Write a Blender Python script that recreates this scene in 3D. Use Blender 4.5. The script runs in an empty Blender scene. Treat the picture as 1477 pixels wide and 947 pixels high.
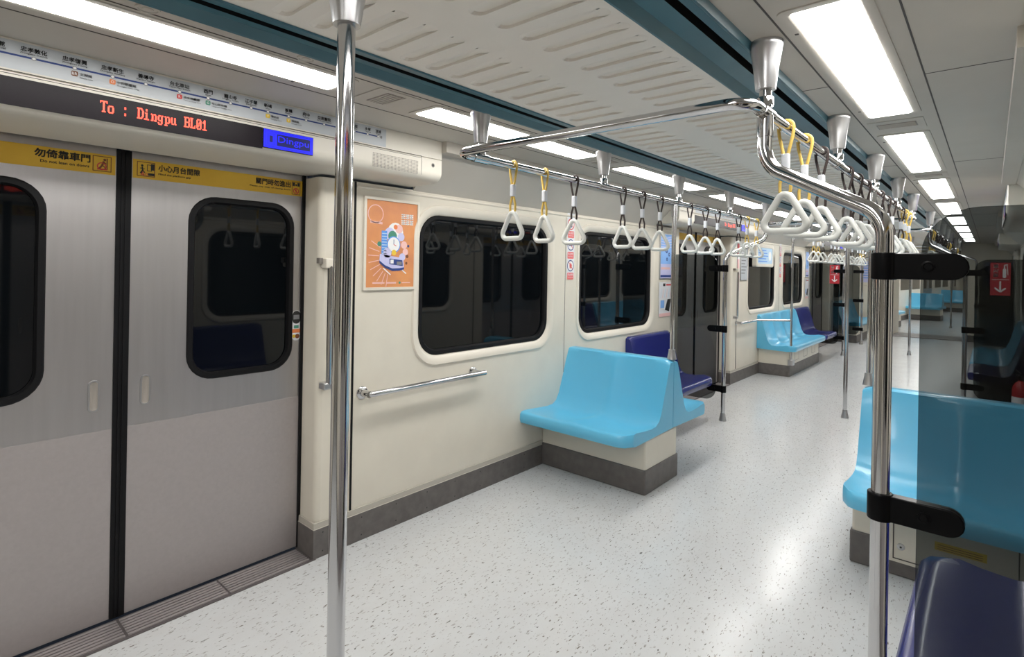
import bpy, bmesh, math, random
from mathutils import Vector, Matrix
from mathutils.geometry import tessellate_polygon
random.seed(7)
S = bpy.context.scene
COL = S.collection
PI = math.pi

# ------------------------------------------------------------------ camera, light, exposure
cam_d = bpy.data.cameras.new('camera'); cam = bpy.data.objects.new('camera', cam_d); COL.objects.link(cam)
F_PX, W_PX, PP_Y = 793.0, 1477.0, 384.0
cam_d.sensor_width = 36.0; cam_d.sensor_fit = 'HORIZONTAL'; cam_d.lens = F_PX / W_PX * 36.0
cam_d.shift_y = -(473.5 - PP_Y) / W_PX
cam_d.clip_start = 0.02
YAW = math.atan((1430 - 738.5) / F_PX); ROLL = math.atan(28 / 1600.0)
_f = Vector((-math.sin(YAW), math.cos(YAW), 0)); _r = Vector((math.cos(YAW), math.sin(YAW), 0)); _u = Vector((0, 0, 1))
_cr = _r * math.cos(ROLL) + _u * math.sin(ROLL); _cu = -_r * math.sin(ROLL) + _u * math.cos(ROLL)
M = Matrix((_cr, _cu, -_f)).transposed().to_4x4(); M.translation = (0, 0, 1.5)
cam.matrix_world = M
S.camera = cam
w = bpy.data.worlds.new('tunnel_dark'); S.world = w; w.use_nodes = True
w.node_tree.nodes['Background'].inputs[0].default_value = (0.004, 0.005, 0.007, 1)
S.view_settings.view_transform = 'Standard'; S.view_settings.look = 'None'
S.view_settings.gamma = 1.0; S.view_settings.use_curve_mapping = False
S.view_settings.exposure = 1.5
LAMP = 7.0

# ------------------------------------------------------------------ materials
MATS = {}
def mat(name, col, rough=0.5, metal=0.0, emit=0.0, spec=0.5, coat=0.0):
    m = bpy.data.materials.new(name); m.use_nodes = True
    b = m.node_tree.nodes['Principled BSDF']
    b.inputs['Base Color'].default_value = (*col, 1); b.inputs['Roughness'].default_value = rough
    b.inputs['Metallic'].default_value = metal
    b.inputs['Specular IOR Level'].default_value = spec
    b.inputs['Coat Weight'].default_value = coat; b.inputs['Coat Roughness'].default_value = 0.08
    if emit:
        b.inputs['Emission Color'].default_value = (*col, 1); b.inputs['Emission Strength'].default_value = emit
    MATS[name] = m
    return m
def nodes(m):
    nt = m.node_tree
    return nt, nt.nodes['Principled BSDF'], nt.nodes.new, nt.links.new
def vary(m, scale, c1, c2, stretch=(1, 1, 1), bump=0.0, detail=3, rough=None):
    """two-tone noise over the surface (wear, grain), with optional bump and roughness range"""
    nt, b, N, L = nodes(m)
    tc = N('ShaderNodeTexCoord'); mp = N('ShaderNodeMapping'); mp.inputs['Scale'].default_value = stretch
    nz = N('ShaderNodeTexNoise'); nz.inputs['Scale'].default_value = scale; nz.inputs['Detail'].default_value = detail
    cr = N('ShaderNodeValToRGB'); cr.color_ramp.elements[0].position = .3; cr.color_ramp.elements[1].position = .7
    cr.color_ramp.elements[0].color = (*c1, 1); cr.color_ramp.elements[1].color = (*c2, 1)
    L(tc.outputs['Object'], mp.inputs[0]); L(mp.outputs[0], nz.inputs['Vector']); L(nz.outputs[0], cr.inputs[0])
    L(cr.outputs[0], b.inputs['Base Color'])
    if rough:
        mr = N('ShaderNodeMapRange'); mr.inputs[3].default_value = rough[0]; mr.inputs[4].default_value = rough[1]
        L(nz.outputs[0], mr.inputs[0]); L(mr.outputs[0], b.inputs['Roughness'])
    if bump:
        bp = N('ShaderNodeBump'); bp.inputs['Strength'].default_value = bump; bp.inputs['Distance'].default_value = .002
        L(nz.outputs[0], bp.inputs['Height']); L(bp.outputs[0], b.inputs['Normal'])
    return m

vary(mat('cream_panel', (.70, .655, .56), .38), 6, (.68, .635, .545), (.72, .675, .58))
vary(mat('cream_frame', (.74, .69, .60), .35), 5, (.73, .68, .59), (.75, .70, .61))
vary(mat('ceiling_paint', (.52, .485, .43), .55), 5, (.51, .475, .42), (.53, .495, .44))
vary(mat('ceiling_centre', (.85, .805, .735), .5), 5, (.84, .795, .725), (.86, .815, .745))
vary(mat('header_paint', (.70, .66, .58), .4), 5, (.69, .65, .57), (.71, .67, .59))
vary(mat('teal_paint', (.055, .15, .19), .35), 8, (.05, .14, .18), (.06, .16, .20))
mat('slot_black', (.004, .004, .005), .6)
mat('seam_dark', (.06, .05, .045), .6)
vary(mat('steel_brushed', (.55, .53, .52), .36, .9), 40, (.47, .455, .455), (.505, .49, .49), (1, 1, .06), .02, 4, (.34, .40))
vary(mat('steel_scuffed', (.44, .405, .40), .5, .6), 60, (.43, .395, .39), (.46, .425, .42), (1, 1, 1), .02, 4, (.45, .55))
vary(mat('steel_sill', (.40, .36, .36), .42, .5), 30, (.36, .33, .33), (.44, .40, .40), (1, .1, 1))
mat('chrome', (.62, .62, .63), .10, 1.0)
vary(mat('aluminium', (.55, .55, .56), .3, .9), 50, (.52, .52, .53), (.58, .58, .59), (1, 1, .1))
mat('rubber_black', (.006, .006, .007), .5, spec=.2)
mat('plastic_black', (.003, .003, .0035), .32, spec=.10)
mat('window_glass_dark', (.003, .004, .005), .03, 0, 0, .38)
vary(mat('kick_grey', (.13, .118, .112), .5), 18, (.11, .10, .095), (.15, .137, .13))
mat('kick_cap', (.46, .43, .375), .5)
vary(mat('seat_blue', (.12, .50, .76), .28, coat=.25), 3, (.115, .49, .75), (.125, .51, .77))
vary(mat('seat_navy', (.010, .016, .15), .25, coat=.15), 3, (.009, .015, .145), (.011, .017, .155))
mat('strap_yellow', (.66, .45, .10), .6); mat('strap_brown', (.028, .016, .014), .6)
mat('ferrule_white', (.60, .62, .66), .35); mat('handle_white', (.66, .67, .64), .32)
mat('diffuser_glow', (1.0, .985, .95), .4, 0, LAMP)
mat('led_red', (1.0, .06, .03), .4, 0, 1.0); mat('lcd_blue', (.008, .010, .80), .4, 0, .42); mat('lcd_ink', (.005, .008, .11), .4)
vary(mat('led_screen', (.010, .007, .010), .35, spec=.15), 300, (.009, .006, .009), (.011, .008, .011))
mat('paper_white', (.72, .73, .76), .5); mat('paper_silver', (.50, .53, .56), .4)
mat('ink_black', (.02, .02, .02), .5); mat('ink_grey', (.22, .22, .23), .5)
mat('ink_white', (.82, .82, .82), .5); mat('ink_navy', (.02, .05, .22), .5); mat('ink_blue', (.10, .30, .75), .5)
mat('ink_red', (.62, .05, .05), .5); mat('ink_orange', (.75, .22, .07), .5); mat('ink_brown', (.18, .06, .02), .5)
mat('ink_green', (.06, .25, .17), .5); mat('ink_yellow', (.80, .55, .05), .5); mat('ink_lilac', (.55, .55, .80), .5)
mat('ink_pink', (.80, .50, .48), .5); mat('ink_sky', (.22, .42, .80), .5); mat('ink_paleblue', (.45, .62, .80), .5)
mat('ink_rose', (.75, .17, .17), .5)
vary(mat('poster_orange', (.66, .27, .11), .3), 7, (.60, .24, .11), (.72, .31, .12))
vary(mat('strip_yellow', (.72, .43, .03), .45), 7, (.68, .40, .025), (.76, .47, .035))
mat('sign_red', (.42, .02, .03), .4); mat('extinguisher_red', (.35, .015, .02), .25)
mat('sill_groove', (.13, .115, .115), .5, .3)
mat('speaker_dark', (.22, .20, .18), .6)
mat('vent_grey', (.30, .27, .24), .5)

# the floor: pale vinyl with scattered dark dashes
m = mat('floor_vinyl', (.55, .54, .53), .25)
nt, b, N, L = nodes(m)
tc = N('ShaderNodeTexCoord')
def dashes(rot, sc, lo, hi, seed):
    mp = N('ShaderNodeMapping'); mp.inputs['Rotation'].default_value = (0, 0, rot); mp.inputs['Scale'].default_value = sc
    mp.inputs['Location'].default_value = (seed, seed * 2, 0)
    nz = N('ShaderNodeTexNoise'); nz.inputs['Scale'].default_value = 1; nz.inputs['Detail'].default_value = 2.5
    nz.inputs['Roughness'].default_value = .55
    mr = N('ShaderNodeMapRange'); mr.inputs[1].default_value = lo; mr.inputs[2].default_value = hi
    L(tc.outputs['Object'], mp.inputs[0]); L(mp.outputs[0], nz.inputs['Vector']); L(nz.outputs[0], mr.inputs[0])
    return mr.outputs[0]
def mix(a, bcol, fac):
    mx = N('ShaderNodeMix'); mx.data_type = 'RGBA'
    L(fac, mx.inputs[0])
    if isinstance(a, tuple): mx.inputs[6].default_value = (*a, 1)
    else: L(a, mx.inputs[6])
    mx.inputs[7].default_value = (*bcol, 1)
    return mx.outputs[2]
c = mix((.625, .64, .65), (.60, .605, .61), dashes(.2, (14, 7, 1), .3, .8, 3))
c = mix(c, (.38, .37, .36), dashes(.25, (85, 27, 1), .62, .68, 11))
c = mix(c, (.12, .115, .11), dashes(-.35, (95, 32, 1), .655, .70, 23))
c = mix(c, (.19, .165, .15), dashes(.7, (80, 30, 1), .655, .70, 41))
L(c, b.inputs['Base Color'])
nz = N('ShaderNodeTexNoise'); nz.inputs['Scale'].default_value = 3; L(tc.outputs['Object'], nz.inputs['Vector'])
mr = N('ShaderNodeMapRange'); mr.inputs[3].default_value = .15; mr.inputs[4].default_value = .26
L(nz.outputs[0], mr.inputs[0]); L(mr.outputs[0], b.inputs['Roughness'])

# smoked glass for the wind screens
m = bpy.data.materials.new('smoked_glass'); m.use_nodes = True; MATS['smoked_glass'] = m
nt = m.node_tree; nt.nodes.clear(); N = nt.nodes.new; L = nt.links.new
o_ = N('ShaderNodeOutputMaterial'); tr = N('ShaderNodeBsdfTransparent'); tr.inputs[0].default_value = (.46, .475, .475, 1)
gl = N('ShaderNodeBsdfGlossy'); gl.inputs['Roughness'].default_value = .02; gl.inputs[0].default_value = (.8, .8, .8, 1)
fr = N('ShaderNodeFresnel'); fr.inputs[0].default_value = 1.3
mx = N('ShaderNodeMixShader'); L(fr.outputs[0], mx.inputs[0]); L(tr.outputs[0], mx.inputs[1]); L(gl.outputs[0], mx.inputs[2]); L(mx.outputs[0], o_.inputs[0])

# ------------------------------------------------------------------ mesh helpers
class MB:
    def __init__(s): s.v = []; s.f = []; s.m = []; s.mats = []
    def mi(s, name):
        if name not in s.mats: s.mats.append(name)
        return s.mats.index(name)
    def add(s, vs, fs, m):
        n = len(s.v); k = s.mi(m); s.v += [tuple(p) for p in vs]
        for f in fs: s.f.append(tuple(i + n for i in f)); s.m.append(k)
        return s
    def box(s, x0, x1, y0, y1, z0, z1, m):
        vs = [(x, y, z) for z in (z0, z1) for y in (y0, y1) for x in (x0, x1)]
        return s.add(vs, [(0, 2, 3, 1), (4, 5, 7, 6), (0, 1, 5, 4), (2, 6, 7, 3), (0, 4, 6, 2), (1, 3, 7, 5)], m)
    def loft(s, loops, m, closed=True, cap0=False, cap1=False):
        n = len(loops[0]); vs = [p for l in loops for p in l]; fs = []
        for i in range(len(loops) - 1):
            for j in range(n if closed else n - 1):
                k = (j + 1) % n
                fs.append((i * n + j, i * n + k, (i + 1) * n + k, (i + 1) * n + j))
        if cap0: fs.append(tuple(range(n))[::-1])
        if cap1: fs.append(tuple((len(loops) - 1) * n + j for j in range(n)))
        return s.add(vs, fs, m)
    def tube(s, pts, r, m, seg=14, closed=False, caps=True, flat=None):
        P = [Vector(p) for p in pts]; n = len(P); loops = []
        rs = r if isinstance(r, (list, tuple)) else [r] * n
        t0 = None
        for i in range(n):
            a = P[i - 1] if (i > 0 or closed) else P[i]; c = P[(i + 1) % n] if (i < n - 1 or closed) else P[i]
            t = (c - a).normalized()
            if t0 is None:
                ref = Vector((0, 0, 1)) if abs(t.z) < .9 else Vector((1, 0, 0))
                nn = t.cross(ref).normalized()
            else:
                nn = t0.rotation_difference(t) @ nn
                nn = (nn - t * nn.dot(t)).normalized()
            t0 = t; bb = t.cross(nn)
            fa, fb = flat if flat else (1, 1)
            loops.append([P[i] + (nn * math.cos(2 * PI * k / seg) * fa + bb * math.sin(2 * PI * k / seg) * fb) * rs[i] for k in range(seg)])
        if closed: loops.append(loops[0])
        return s.loft(loops, m, True, caps and not closed, caps and not closed)
    def lathe(s, prof, m, o=(0, 0, 0), seg=24, axis='z'):
        loops = []
        for r, z in prof:
            lp = []
            for k in range(seg):
                a = 2 * PI * k / seg; p = (r * math.cos(a), r * math.sin(a), z)
                if axis == 'x': p = (z, p[0], p[1])
                if axis == 'y': p = (p[1], z, p[0])
                lp.append((p[0] + o[0], p[1] + o[1], p[2] + o[2]))
            loops.append(lp)
        return s.loft(loops, m, True, prof[0][0] > 1e-6, prof[-1][0] > 1e-6)
    def poly(s, loop3, m): return s.add(loop3, [tuple(range(len(loop3)))], m)
    def holed(s, outer, holes, fn, m):
        """flat polygon with holes in 2D, lifted by fn(a,b)->xyz"""
        loops = [[Vector((a, b, 0)) for a, b in l] for l in [outer] + holes]
        tris = tessellate_polygon(loops); vs = [fn(p.x, p.y) for l in loops for p in l]
        return s.add(vs, tris, m)
    def flat2(s, vf, o, u, v, m, sc=1.0):
        vs, fs = vf; o = Vector(o); u = Vector(u); v = Vector(v)
        return s.add([o + u * (a * sc) + v * (b * sc) for a, b in vs], fs, m)
    def quad(s, o, u, v, a0, a1, b0, b1, m):
        return s.flat2(([(a0, b0), (a1, b0), (a1, b1), (a0, b1)], [(0, 1, 2, 3)]), o, u, v, m)
    def disc(s, o, u, v, ca, cb, r, m, r0=None, seg=20, ry=1.0):
        if r0 is None:
            return s.flat2(([(ca + r * math.cos(2 * PI * k / seg), cb + ry * r * math.sin(2 * PI * k / seg)) for k in range(seg)], [tuple(range(seg))]), o, u, v, m)
        vs = [(ca + q * math.cos(2 * PI * k / seg), cb + ry * q * math.sin(2 * PI * k / seg)) for q in (r, r0) for k in range(seg)]
        return s.flat2((vs, [(k, (k + 1) % seg, seg + (k + 1) % seg, seg + k) for k in range(seg)]), o, u, v, m)
    def stroke(s, o, u, v, pts, wd, m):
        for (a, b), (c, d) in zip(pts, pts[1:]):
            l = math.hypot(c - a, d - b) or 1; nx, ny = -(d - b) / l * wd / 2, (c - a) / l * wd / 2
            s.flat2(([(a + nx, b + ny), (a - nx, b - ny), (c - nx, d - ny), (c + nx, d + ny)], [(0, 1, 2, 3)]), o, u, v, m)
        return s
    def build(s, name, parent=None, bevel=0, smooth=38, recalc=True):
        me = bpy.data.meshes.new(name); me.from_pydata(s.v, [], s.f)
        for n in s.mats: me.materials.append(MATS[n])
        for p, k in zip(me.polygons, s.m): p.material_index = k
        if recalc:
            bm = bmesh.new(); bm.from_mesh(me); bmesh.ops.recalc_face_normals(bm, faces=bm.faces[:]); bm.to_mesh(me); bm.free()
        if smooth:
            for p in me.polygons: p.use_smooth = True
            me.set_sharp_from_angle(angle=math.radians(smooth))
        o = bpy.data.objects.new(name, me); COL.objects.link(o)
        if parent: o.parent = parent
        if bevel:
            b = o.modifiers.new('edge', 'BEVEL'); b.width = bevel; b.segments = 3; b.limit_method = 'ANGLE'; b.angle_limit = math.radians(40)
        return o

def rr(a0, a1, b0, b1, r, n=7):
    out = []
    for ca, cb, st in ((a1 - r, b1 - r, 0), (a0 + r, b1 - r, 90), (a0 + r, b0 + r, 180), (a1 - r, b0 + r, 270)):
        for k in range(n + 1):
            t = math.radians(st + 90 * k / n); out.append((ca + r * math.cos(t), cb + r * math.sin(t)))
    return out
def fillet(pts, rad, closed=False, n=7):
    P = [Vector(p) for p in pts]; out = []; N_ = len(P)
    for i in range(N_):
        if not closed and i in (0, N_ - 1): out.append(P[i]); continue
        p, a, c = P[i], P[i - 1], P[(i + 1) % N_]
        r = rad[i] if isinstance(rad, (list, tuple)) else rad
        d1 = (a - p).normalized(); d2 = (c - p).normalized(); ang = d1.angle(d2)
        if ang > PI - .02 or r <= 0: out.append(p); continue
        t = min(r / math.tan(ang / 2), (a - p).length * .49, (c - p).length * .49); r_ = t * math.tan(ang / 2)
        ctr = p + (d1 + d2).normalized() * (r_ / math.sin(ang / 2)); q0 = p + d1 * t - ctr; q1 = p + d2 * t - ctr
        tot = q0.angle(q1); ax = q0.cross(q1).normalized()
        for k in range(n + 1): out.append(ctr + Matrix.Rotation(tot * k / n, 3, ax) @ q0)
    return out
_txt = {}
def text(s, size=1.0):
    """outline of real letters as flat polygons: (verts, faces, width)"""
    key = s
    if key not in _txt:
        cu = bpy.data.curves.new('lettering', 'FONT'); cu.body = s; cu.size = 1; cu.resolution_u = 2
        ob = bpy.data.objects.new('lettering', cu); COL.objects.link(ob)
        bpy.context.view_layer.update()
        me = bpy.data.meshes.new_from_object(ob.evaluated_get(bpy.context.evaluated_depsgraph_get()))
        vs = [(p.co.x, p.co.y) for p in me.vertices]; fs = [tuple(p.vertices) for p in me.polygons]
        bpy.data.objects.remove(ob); bpy.data.curves.remove(cu); bpy.data.meshes.remove(me)
        _txt[key] = (vs, fs)
    vs, fs = _txt[key]
    return [(a * size, b * size) for a, b in vs], fs
def put_text(mb, s, o, u, v, a, b, h, m, width=None, align='l', bold=0.0):
    """letters of cap height about h at (a,b) on the plane; width squeezes them to fit"""
    vs, fs = text(s)
    if not vs: return
    x0 = min(p[0] for p in vs); x1 = max(p[0] for p in vs); y0 = min(p[1] for p in vs); y1 = max(p[1] for p in vs)
    ky = h / max(y1 - y0, 1e-6); kx = (width / (x1 - x0)) if width else ky
    off = {'l': 0, 'c': -(x1 - x0) * kx / 2, 'r': -(x1 - x0) * kx}[align]
    for sx, sy in (((0, 0),) if not bold else ((-bold, -bold), (bold, -bold), (-bold, bold), (bold, bold))):   # heavier strokes
        mb.flat2(([(a + off + (p[0] - x0 + sx) * kx, b + (p[1] - y0 + sy) * ky) for p in vs], fs), o, u, v, m)

# ------------------------------------------------------------------ object helpers
def tag(o, label=None, cat=None, group=None, kind=None):
    if label: o['label'] = label
    if cat: o['category'] = cat
    if group: o['group'] = group
    if kind: o['kind'] = kind
    return o
def empty(name, loc=(0, 0, 0), rz=0.0):
    o = bpy.data.objects.new(name, None); COL.objects.link(o); o.location = loc; o.rotation_euler = (0, 0, rz); o.empty_display_size = .1
    return o
def children(o): return [c for c in bpy.data.objects if c.parent == o]
def copy_tree(o, parent=None):
    c = o.copy(); COL.objects.link(c); c.parent = parent
    for ch in children(o): copy_tree(ch, c)
    return c
def thing(name, label, cat, loc=(0, 0, 0), rz=0.0, group=None, kind=None):
    return tag(empty(name, loc, rz), label, cat, group, kind)
def again(o, label, loc=None, rz=None):
    c = copy_tree(o); c['label'] = label
    if loc is not None: c.location = loc
    if rz is not None: c.rotation_euler = (0, 0, rz)
    return c

CX = -1.12                     # centre line of the car; the camera stands at x = 0
DOORS = (.66, 6.54, 12.42)     # centres of the doorways along the car
Y0, Y1 = -4.42, 15.88          # the two ends of the car
HW, HD = 1.453, 1.61           # half width at the wall panels and at the door leaves
CZ = 2.187                     # ceiling height
DOORNAME = ('nearest', 'second', 'third')

# ------------------------------------------------------------------ floor, ceiling, coves
mb = MB(); mb.box(CX - HD, CX + HD, Y0 - .1, 16.4, -.04, 0, 'floor_vinyl')
tag(mb.build('floor', smooth=0), 'pale speckled vinyl floor of the train car', 'floor', kind='structure')

mb = MB()
ex = lambda h, z, y: (CX + h, y, z)
spans = []; e_ = Y0
for d_ in DOORS: spans += [(e_, d_ - 1.392, 1), (d_ - 1.392, d_ + 1.392, 0)]; e_ = d_ + 1.392
spans.append((e_, Y1, 1))
for ya, yb, open_ in spans:
    for sg in (-1, 1):
        pr = [(.562, CZ), (1.165, CZ), (1.165, 2.127), (1.238, 2.127), (1.242, 2.132), (HW, 1.935)] if open_ else [(.562, CZ), (1.21, CZ)]
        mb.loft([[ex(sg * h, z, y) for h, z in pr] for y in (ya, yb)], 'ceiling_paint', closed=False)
        if open_:
            for q in (ya, yb): mb.poly([ex(sg * h, z, q) for h, z in pr[1:] + [(HW, CZ)]], 'ceiling_paint')
mb.box(CX - HD, CX + HD, Y0 - .1, Y1 + .1, 2.30, 2.34, 'slot_black')
# hollow louvres pressed into the centre panel, steepest at their far and poster-side ends
ZC = 2.172
def hollow(xa, xb, yc, wd=.027):
    n = 6; pts = []
    for k in range(n + 1):
        t = PI / 2 + PI * k / n; pts.append((xa + wd + wd * math.cos(t), yc + wd * math.sin(t)))
    for k in range(n + 1):
        t = -PI / 2 + PI * k / n; pts.append((xb - wd + wd * math.cos(t), yc + wd * math.sin(t)))
    def inner(px, py):
        q = (py - yc) / wd; ny = yc + wd * (.80 if q > 0 else .1) * q + .006
        nx = px + (.007 if px < xa + wd else (-.06 if px > xb - wd else 0))
        return (CX + nx, ny, ZC + .009)
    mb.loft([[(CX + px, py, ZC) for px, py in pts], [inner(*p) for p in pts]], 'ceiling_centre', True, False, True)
    return [(px, py) for px, py in pts]
y = Y0 + .055; PIT = .1055
while y < Y1 - .06:
    ya, yb = y - PIT / 2, y + PIT / 2
    h1 = hollow(-.348, -.066, y); h2 = hollow(.062, .362, y + .012)
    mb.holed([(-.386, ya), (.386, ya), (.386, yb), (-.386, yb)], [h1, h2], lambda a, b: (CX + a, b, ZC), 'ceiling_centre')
    y += PIT
mb.loft([[ex(-.386, ZC, q), ex(.386, ZC, q)] for q in (y - PIT / 2, Y1)], 'ceiling_centre', closed=False)
# panel joints of the ceiling
for sgn in (-1, 1):
    for h in (.655, .935):
        a, b_ = sorted((CX + sgn * h, CX + sgn * (h + .005))); mb.box(a, b_, Y0, Y1, CZ - .0012, CZ + .01, 'seam_dark')
    for yy in (2.35, 4.3, 8.2, 10.2, 14.1):
        a, b_ = sorted((CX + sgn * .94, CX + sgn * 1.165)); mb.box(a, b_, yy, yy + .003, CZ - .0011, CZ + .01, 'seam_dark')
        a, b_ = sorted((CX + sgn * .562, CX + sgn * .655)); mb.box(a, b_, yy - .05, yy - .047, CZ - .0011, CZ + .01, 'seam_dark')
tag(mb.build('ceiling', smooth=30), 'cream ceiling with rows of pressed louvres down its middle panel', 'ceiling', kind='structure')

for i, sgn in ((1, -1), (2, 1)):
    mb = MB()
    P1 = [(.380, 2.171), (.384, 2.166), (.390, 2.166), (.412, 2.192), (.474, 2.194)]
    P2 = [(.474, 2.194), (.474, 2.24), (.502, 2.24), (.502, 2.194)]
    P3 = [(.502, 2.194), (.530, 2.192), (.552, 2.168), (.560, 2.166), (.568, CZ)]
    for P_, m_ in ((P1, 'teal_paint'), (P2, 'slot_black'), (P3, 'teal_paint')):
        mb.loft([[ex(sgn * h, z, y) for h, z in P_] for y in (Y0, Y1)], m_, closed=False)
    tag(mb.build('trim_%d' % i, smooth=30), 'teal ceiling channel with a black slot, %s' % ('above the poster wall' if sgn < 0 else 'beside the big square lamps'), 'ceiling trim', kind='structure')

# ------------------------------------------------------------------ walls with window openings (local: x from centre line, y from yc)
WINS = ((-1.47, -.23), (.23, 1.47)); WZ = (.955, 1.797)
def yz(x): return lambda a, b: (x, a, b)
def wall_segment(name, loc, rz, a0, a1, wins, label, jamb0=True, jamb1=True):
    mb = MB(); x = -HW
    holes = [rr(w0 - .045, w1 + .045, WZ[0] - .045, WZ[1] + .045, .17) for w0, w1 in wins]
    mb.holed([(a0 + .03, .0), (a1 - .03, .0), (a1 - .03, 1.94), (a0 + .03, 1.94)], holes, yz(x), 'cream_panel')
    for on, e, sg in ((jamb0, a0, 1), (jamb1, a1, -1)):
        pr = [(x, e + sg * .03)] + [(x - .03 + .03 * math.cos(t), e + sg * (.03 - .03 * math.sin(t))) for t in [PI / 2 * k / 5 for k in range(1, 6)]]
        pr += [(-HD - .02, e)] if on else []
        mb.loft([[(px, py, z) for px, py in pr] for z in (0, 1.94)], 'cream_panel', closed=False)
    # slim moulding under the sloping cornice and the joint lines between panels
    mb.tube([(x + .002, a0 + .21, 1.915), (x + .002, a1 - .21, 1.915)], .008, 'cream_frame', 8)
    mb.box(x - .01, x + .0015, -.0015, .0015, .165, 1.9, 'seam_dark')
    for e in (a0 + .204, a1 - .204): mb.box(x - .01, x + .003, e - .006, e + .006, .165, 1.94, 'rubber_black')
    o = mb.build(name, smooth=40); o.location = loc; o.rotation_euler = (0, 0, rz)
    tag(o, label, 'wall', kind='structure')
    mb = MB()
    kp = []
    def ring(off, z): 
        pr = [(-HD - .02, a0 - off)] if jamb0 else []
        pr += [(x + off, a0 - off + .0), (x + off, a1 + off)]
        pr += [(-HD - .02, a1 + off)] if jamb1 else []
        return [(px, py, z) for px, py in pr]
    mb.loft([ring(.012, .001), ring(.012, .148)], 'kick_grey', closed=False)
    mb.loft([ring(.012, .148), ring(.009, .150), ring(.008, .178), ring(.0005, .180)], 'kick_cap', closed=False)
    for yy in [a0 + .04 + .23 * q for q in range(int((a1 - a0) / .23))]:
        for zz in (.03, .125): mb.disc((x + .0125, 0, 0), (0, 1, 0), (0, 0, 1), yy, zz, .004, 'ink_black', seg=8)
    o2 = mb.build('baseboard_' + ('left' if 'left' in name else 'right'), smooth=40); o2.location = loc; o2.rotation_euler = (0, 0, rz)
    tag(o2, label.replace('cream wall panel', 'dark grey kick plate under the wall'), 'baseboard', kind='structure')
    return o
def window(n, loc, rz, w0, w1, label):
    x = -HW
    def lp(off, xx, r): return [(xx, a, b) for a, b in rr(w0 - off, w1 + off, WZ[0] - off, WZ[1] + off, r)]
    mb = MB(); mb.poly(lp(-.02, x - .034, .12), 'window_glass_dark')
    pane = mb.build('window_%d' % n, smooth=0); pane.location = loc; pane.rotation_euler = (0, 0, rz)
    tag(pane, label, 'window', kind='structure')
    mb = MB(); mb.loft([lp(.075, x - .002, .20), lp(.066, x + .011, .19), (lp(.046, x + .012, .175)), lp(.012, x - .012, .15), lp(-.002, x - .036, .138)], 'cream_frame')
    mb.build('window_frame', pane)
    mb = MB(); mb.loft([lp(.012, x - .020, .15), lp(.008, x - .008, .147), lp(-.014, x - .010, .128), lp(-.022, x - .022, .12), lp(-.022, x - .036, .12)], 'rubber_black')
    mb.build('rubber_gasket', pane)
    return pane

SEGS = ((-2.28, Y0 + 2.28, 2.14), (3.6, -2.14, 2.14), (9.48, -2.14, 2.14), (15.36, -2.14, Y1 - 15.36))
SEGN = ('behind the nearest doors', 'between the first and second doors', 'between the second and third doors', 'beyond the third doors')
wn = 0
for si, (yc, a0, a1) in enumerate(SEGS):
    for side, rz in (('left', 0.0), ('right', PI)):
        full = si in (1, 2)
        aa, bb = (a0, a1) if rz == 0 else (-a1, -a0)
        wins = WINS if full else ((WINS[1],) if si == 0 and rz == 0 else (WINS[0],) if si == 0 else ((-1.9, -.75),) if rz == 0 else ((.75, 1.9),))
        sd = 'poster-side' if rz == 0 else 'camera-side'
        wall_segment('wall_' + side, (CX, yc, 0), rz, aa, bb, wins, '%s cream wall panel %s' % (sd, SEGN[si]))
        for q, (w0, w1) in enumerate(wins):
            wn += 1
            pos = ('' if len(wins) == 1 else ('first ' if (q == 0) == (rz == 0) else 'second '))
            window(wn, (CX, yc, 0), rz, w0, w1, '%s dark rounded window of the %s wall %s' % (pos.strip() or 'single', sd, SEGN[si]))
# car ends
mb = MB(); mb.box(CX - HD, CX + HD, Y0 - .06, Y0, 0, 2.3, 'cream_panel')
tag(mb.build('wall_rear', smooth=0), 'cream end wall behind the camera', 'wall', kind='structure')
mb = MB(); op = .70
mb.holed([(-HD, 0), (-op, 0), (-op, 1.80)] + [(-op + .12 - .12 * math.cos(t), 1.80 + .12 * math.sin(t)) for t in [PI / 2 * k / 6 for k in range(1, 7)]] +
         [(op - .12 + .12 * math.sin(t), 1.80 + .12 * math.cos(t)) for t in [PI / 2 * k / 6 for k in range(0, 7)]] + [(op, 0), (HD, 0), (HD, 2.3), (-HD, 2.3)], [], lambda a, b: (CX + a, Y1, b), 'cream_panel')
for sg in (-1, 1):
    a, b_ = sorted((CX + sg * op, CX + sg * (op + .03))); mb.box(a, b_, Y1 + .002, Y1 + .45, 0, 1.80, 'cream_panel')
    a, b_ = sorted((CX + sg * op, CX + sg * HW)); mb.box(a, b_, Y1 - .012, Y1, .001, .15, 'kick_grey')
    mb.box(CX + sg * 1.08 - .33, CX + sg * 1.08 + .33, Y1 - .003, Y1, 1.18, 1.182, 'seam_dark')
tag(mb.build('wall_end', smooth=0), 'cream end wall around the open gangway to the next car', 'wall', kind='structure')
mb = MB(); mb.box(CX - .68, CX + .68, Y1 + .02, 16.95, .0, .006, 'kick_grey'); mb.box(CX - .68, CX + .68, Y1 + .04, Y1 + .09, .006, .012, 'steel_sill')
tag(mb.build('trim_3', smooth=0), 'dark gangway plate across the floor at the car end', 'threshold', kind='structure')

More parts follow.
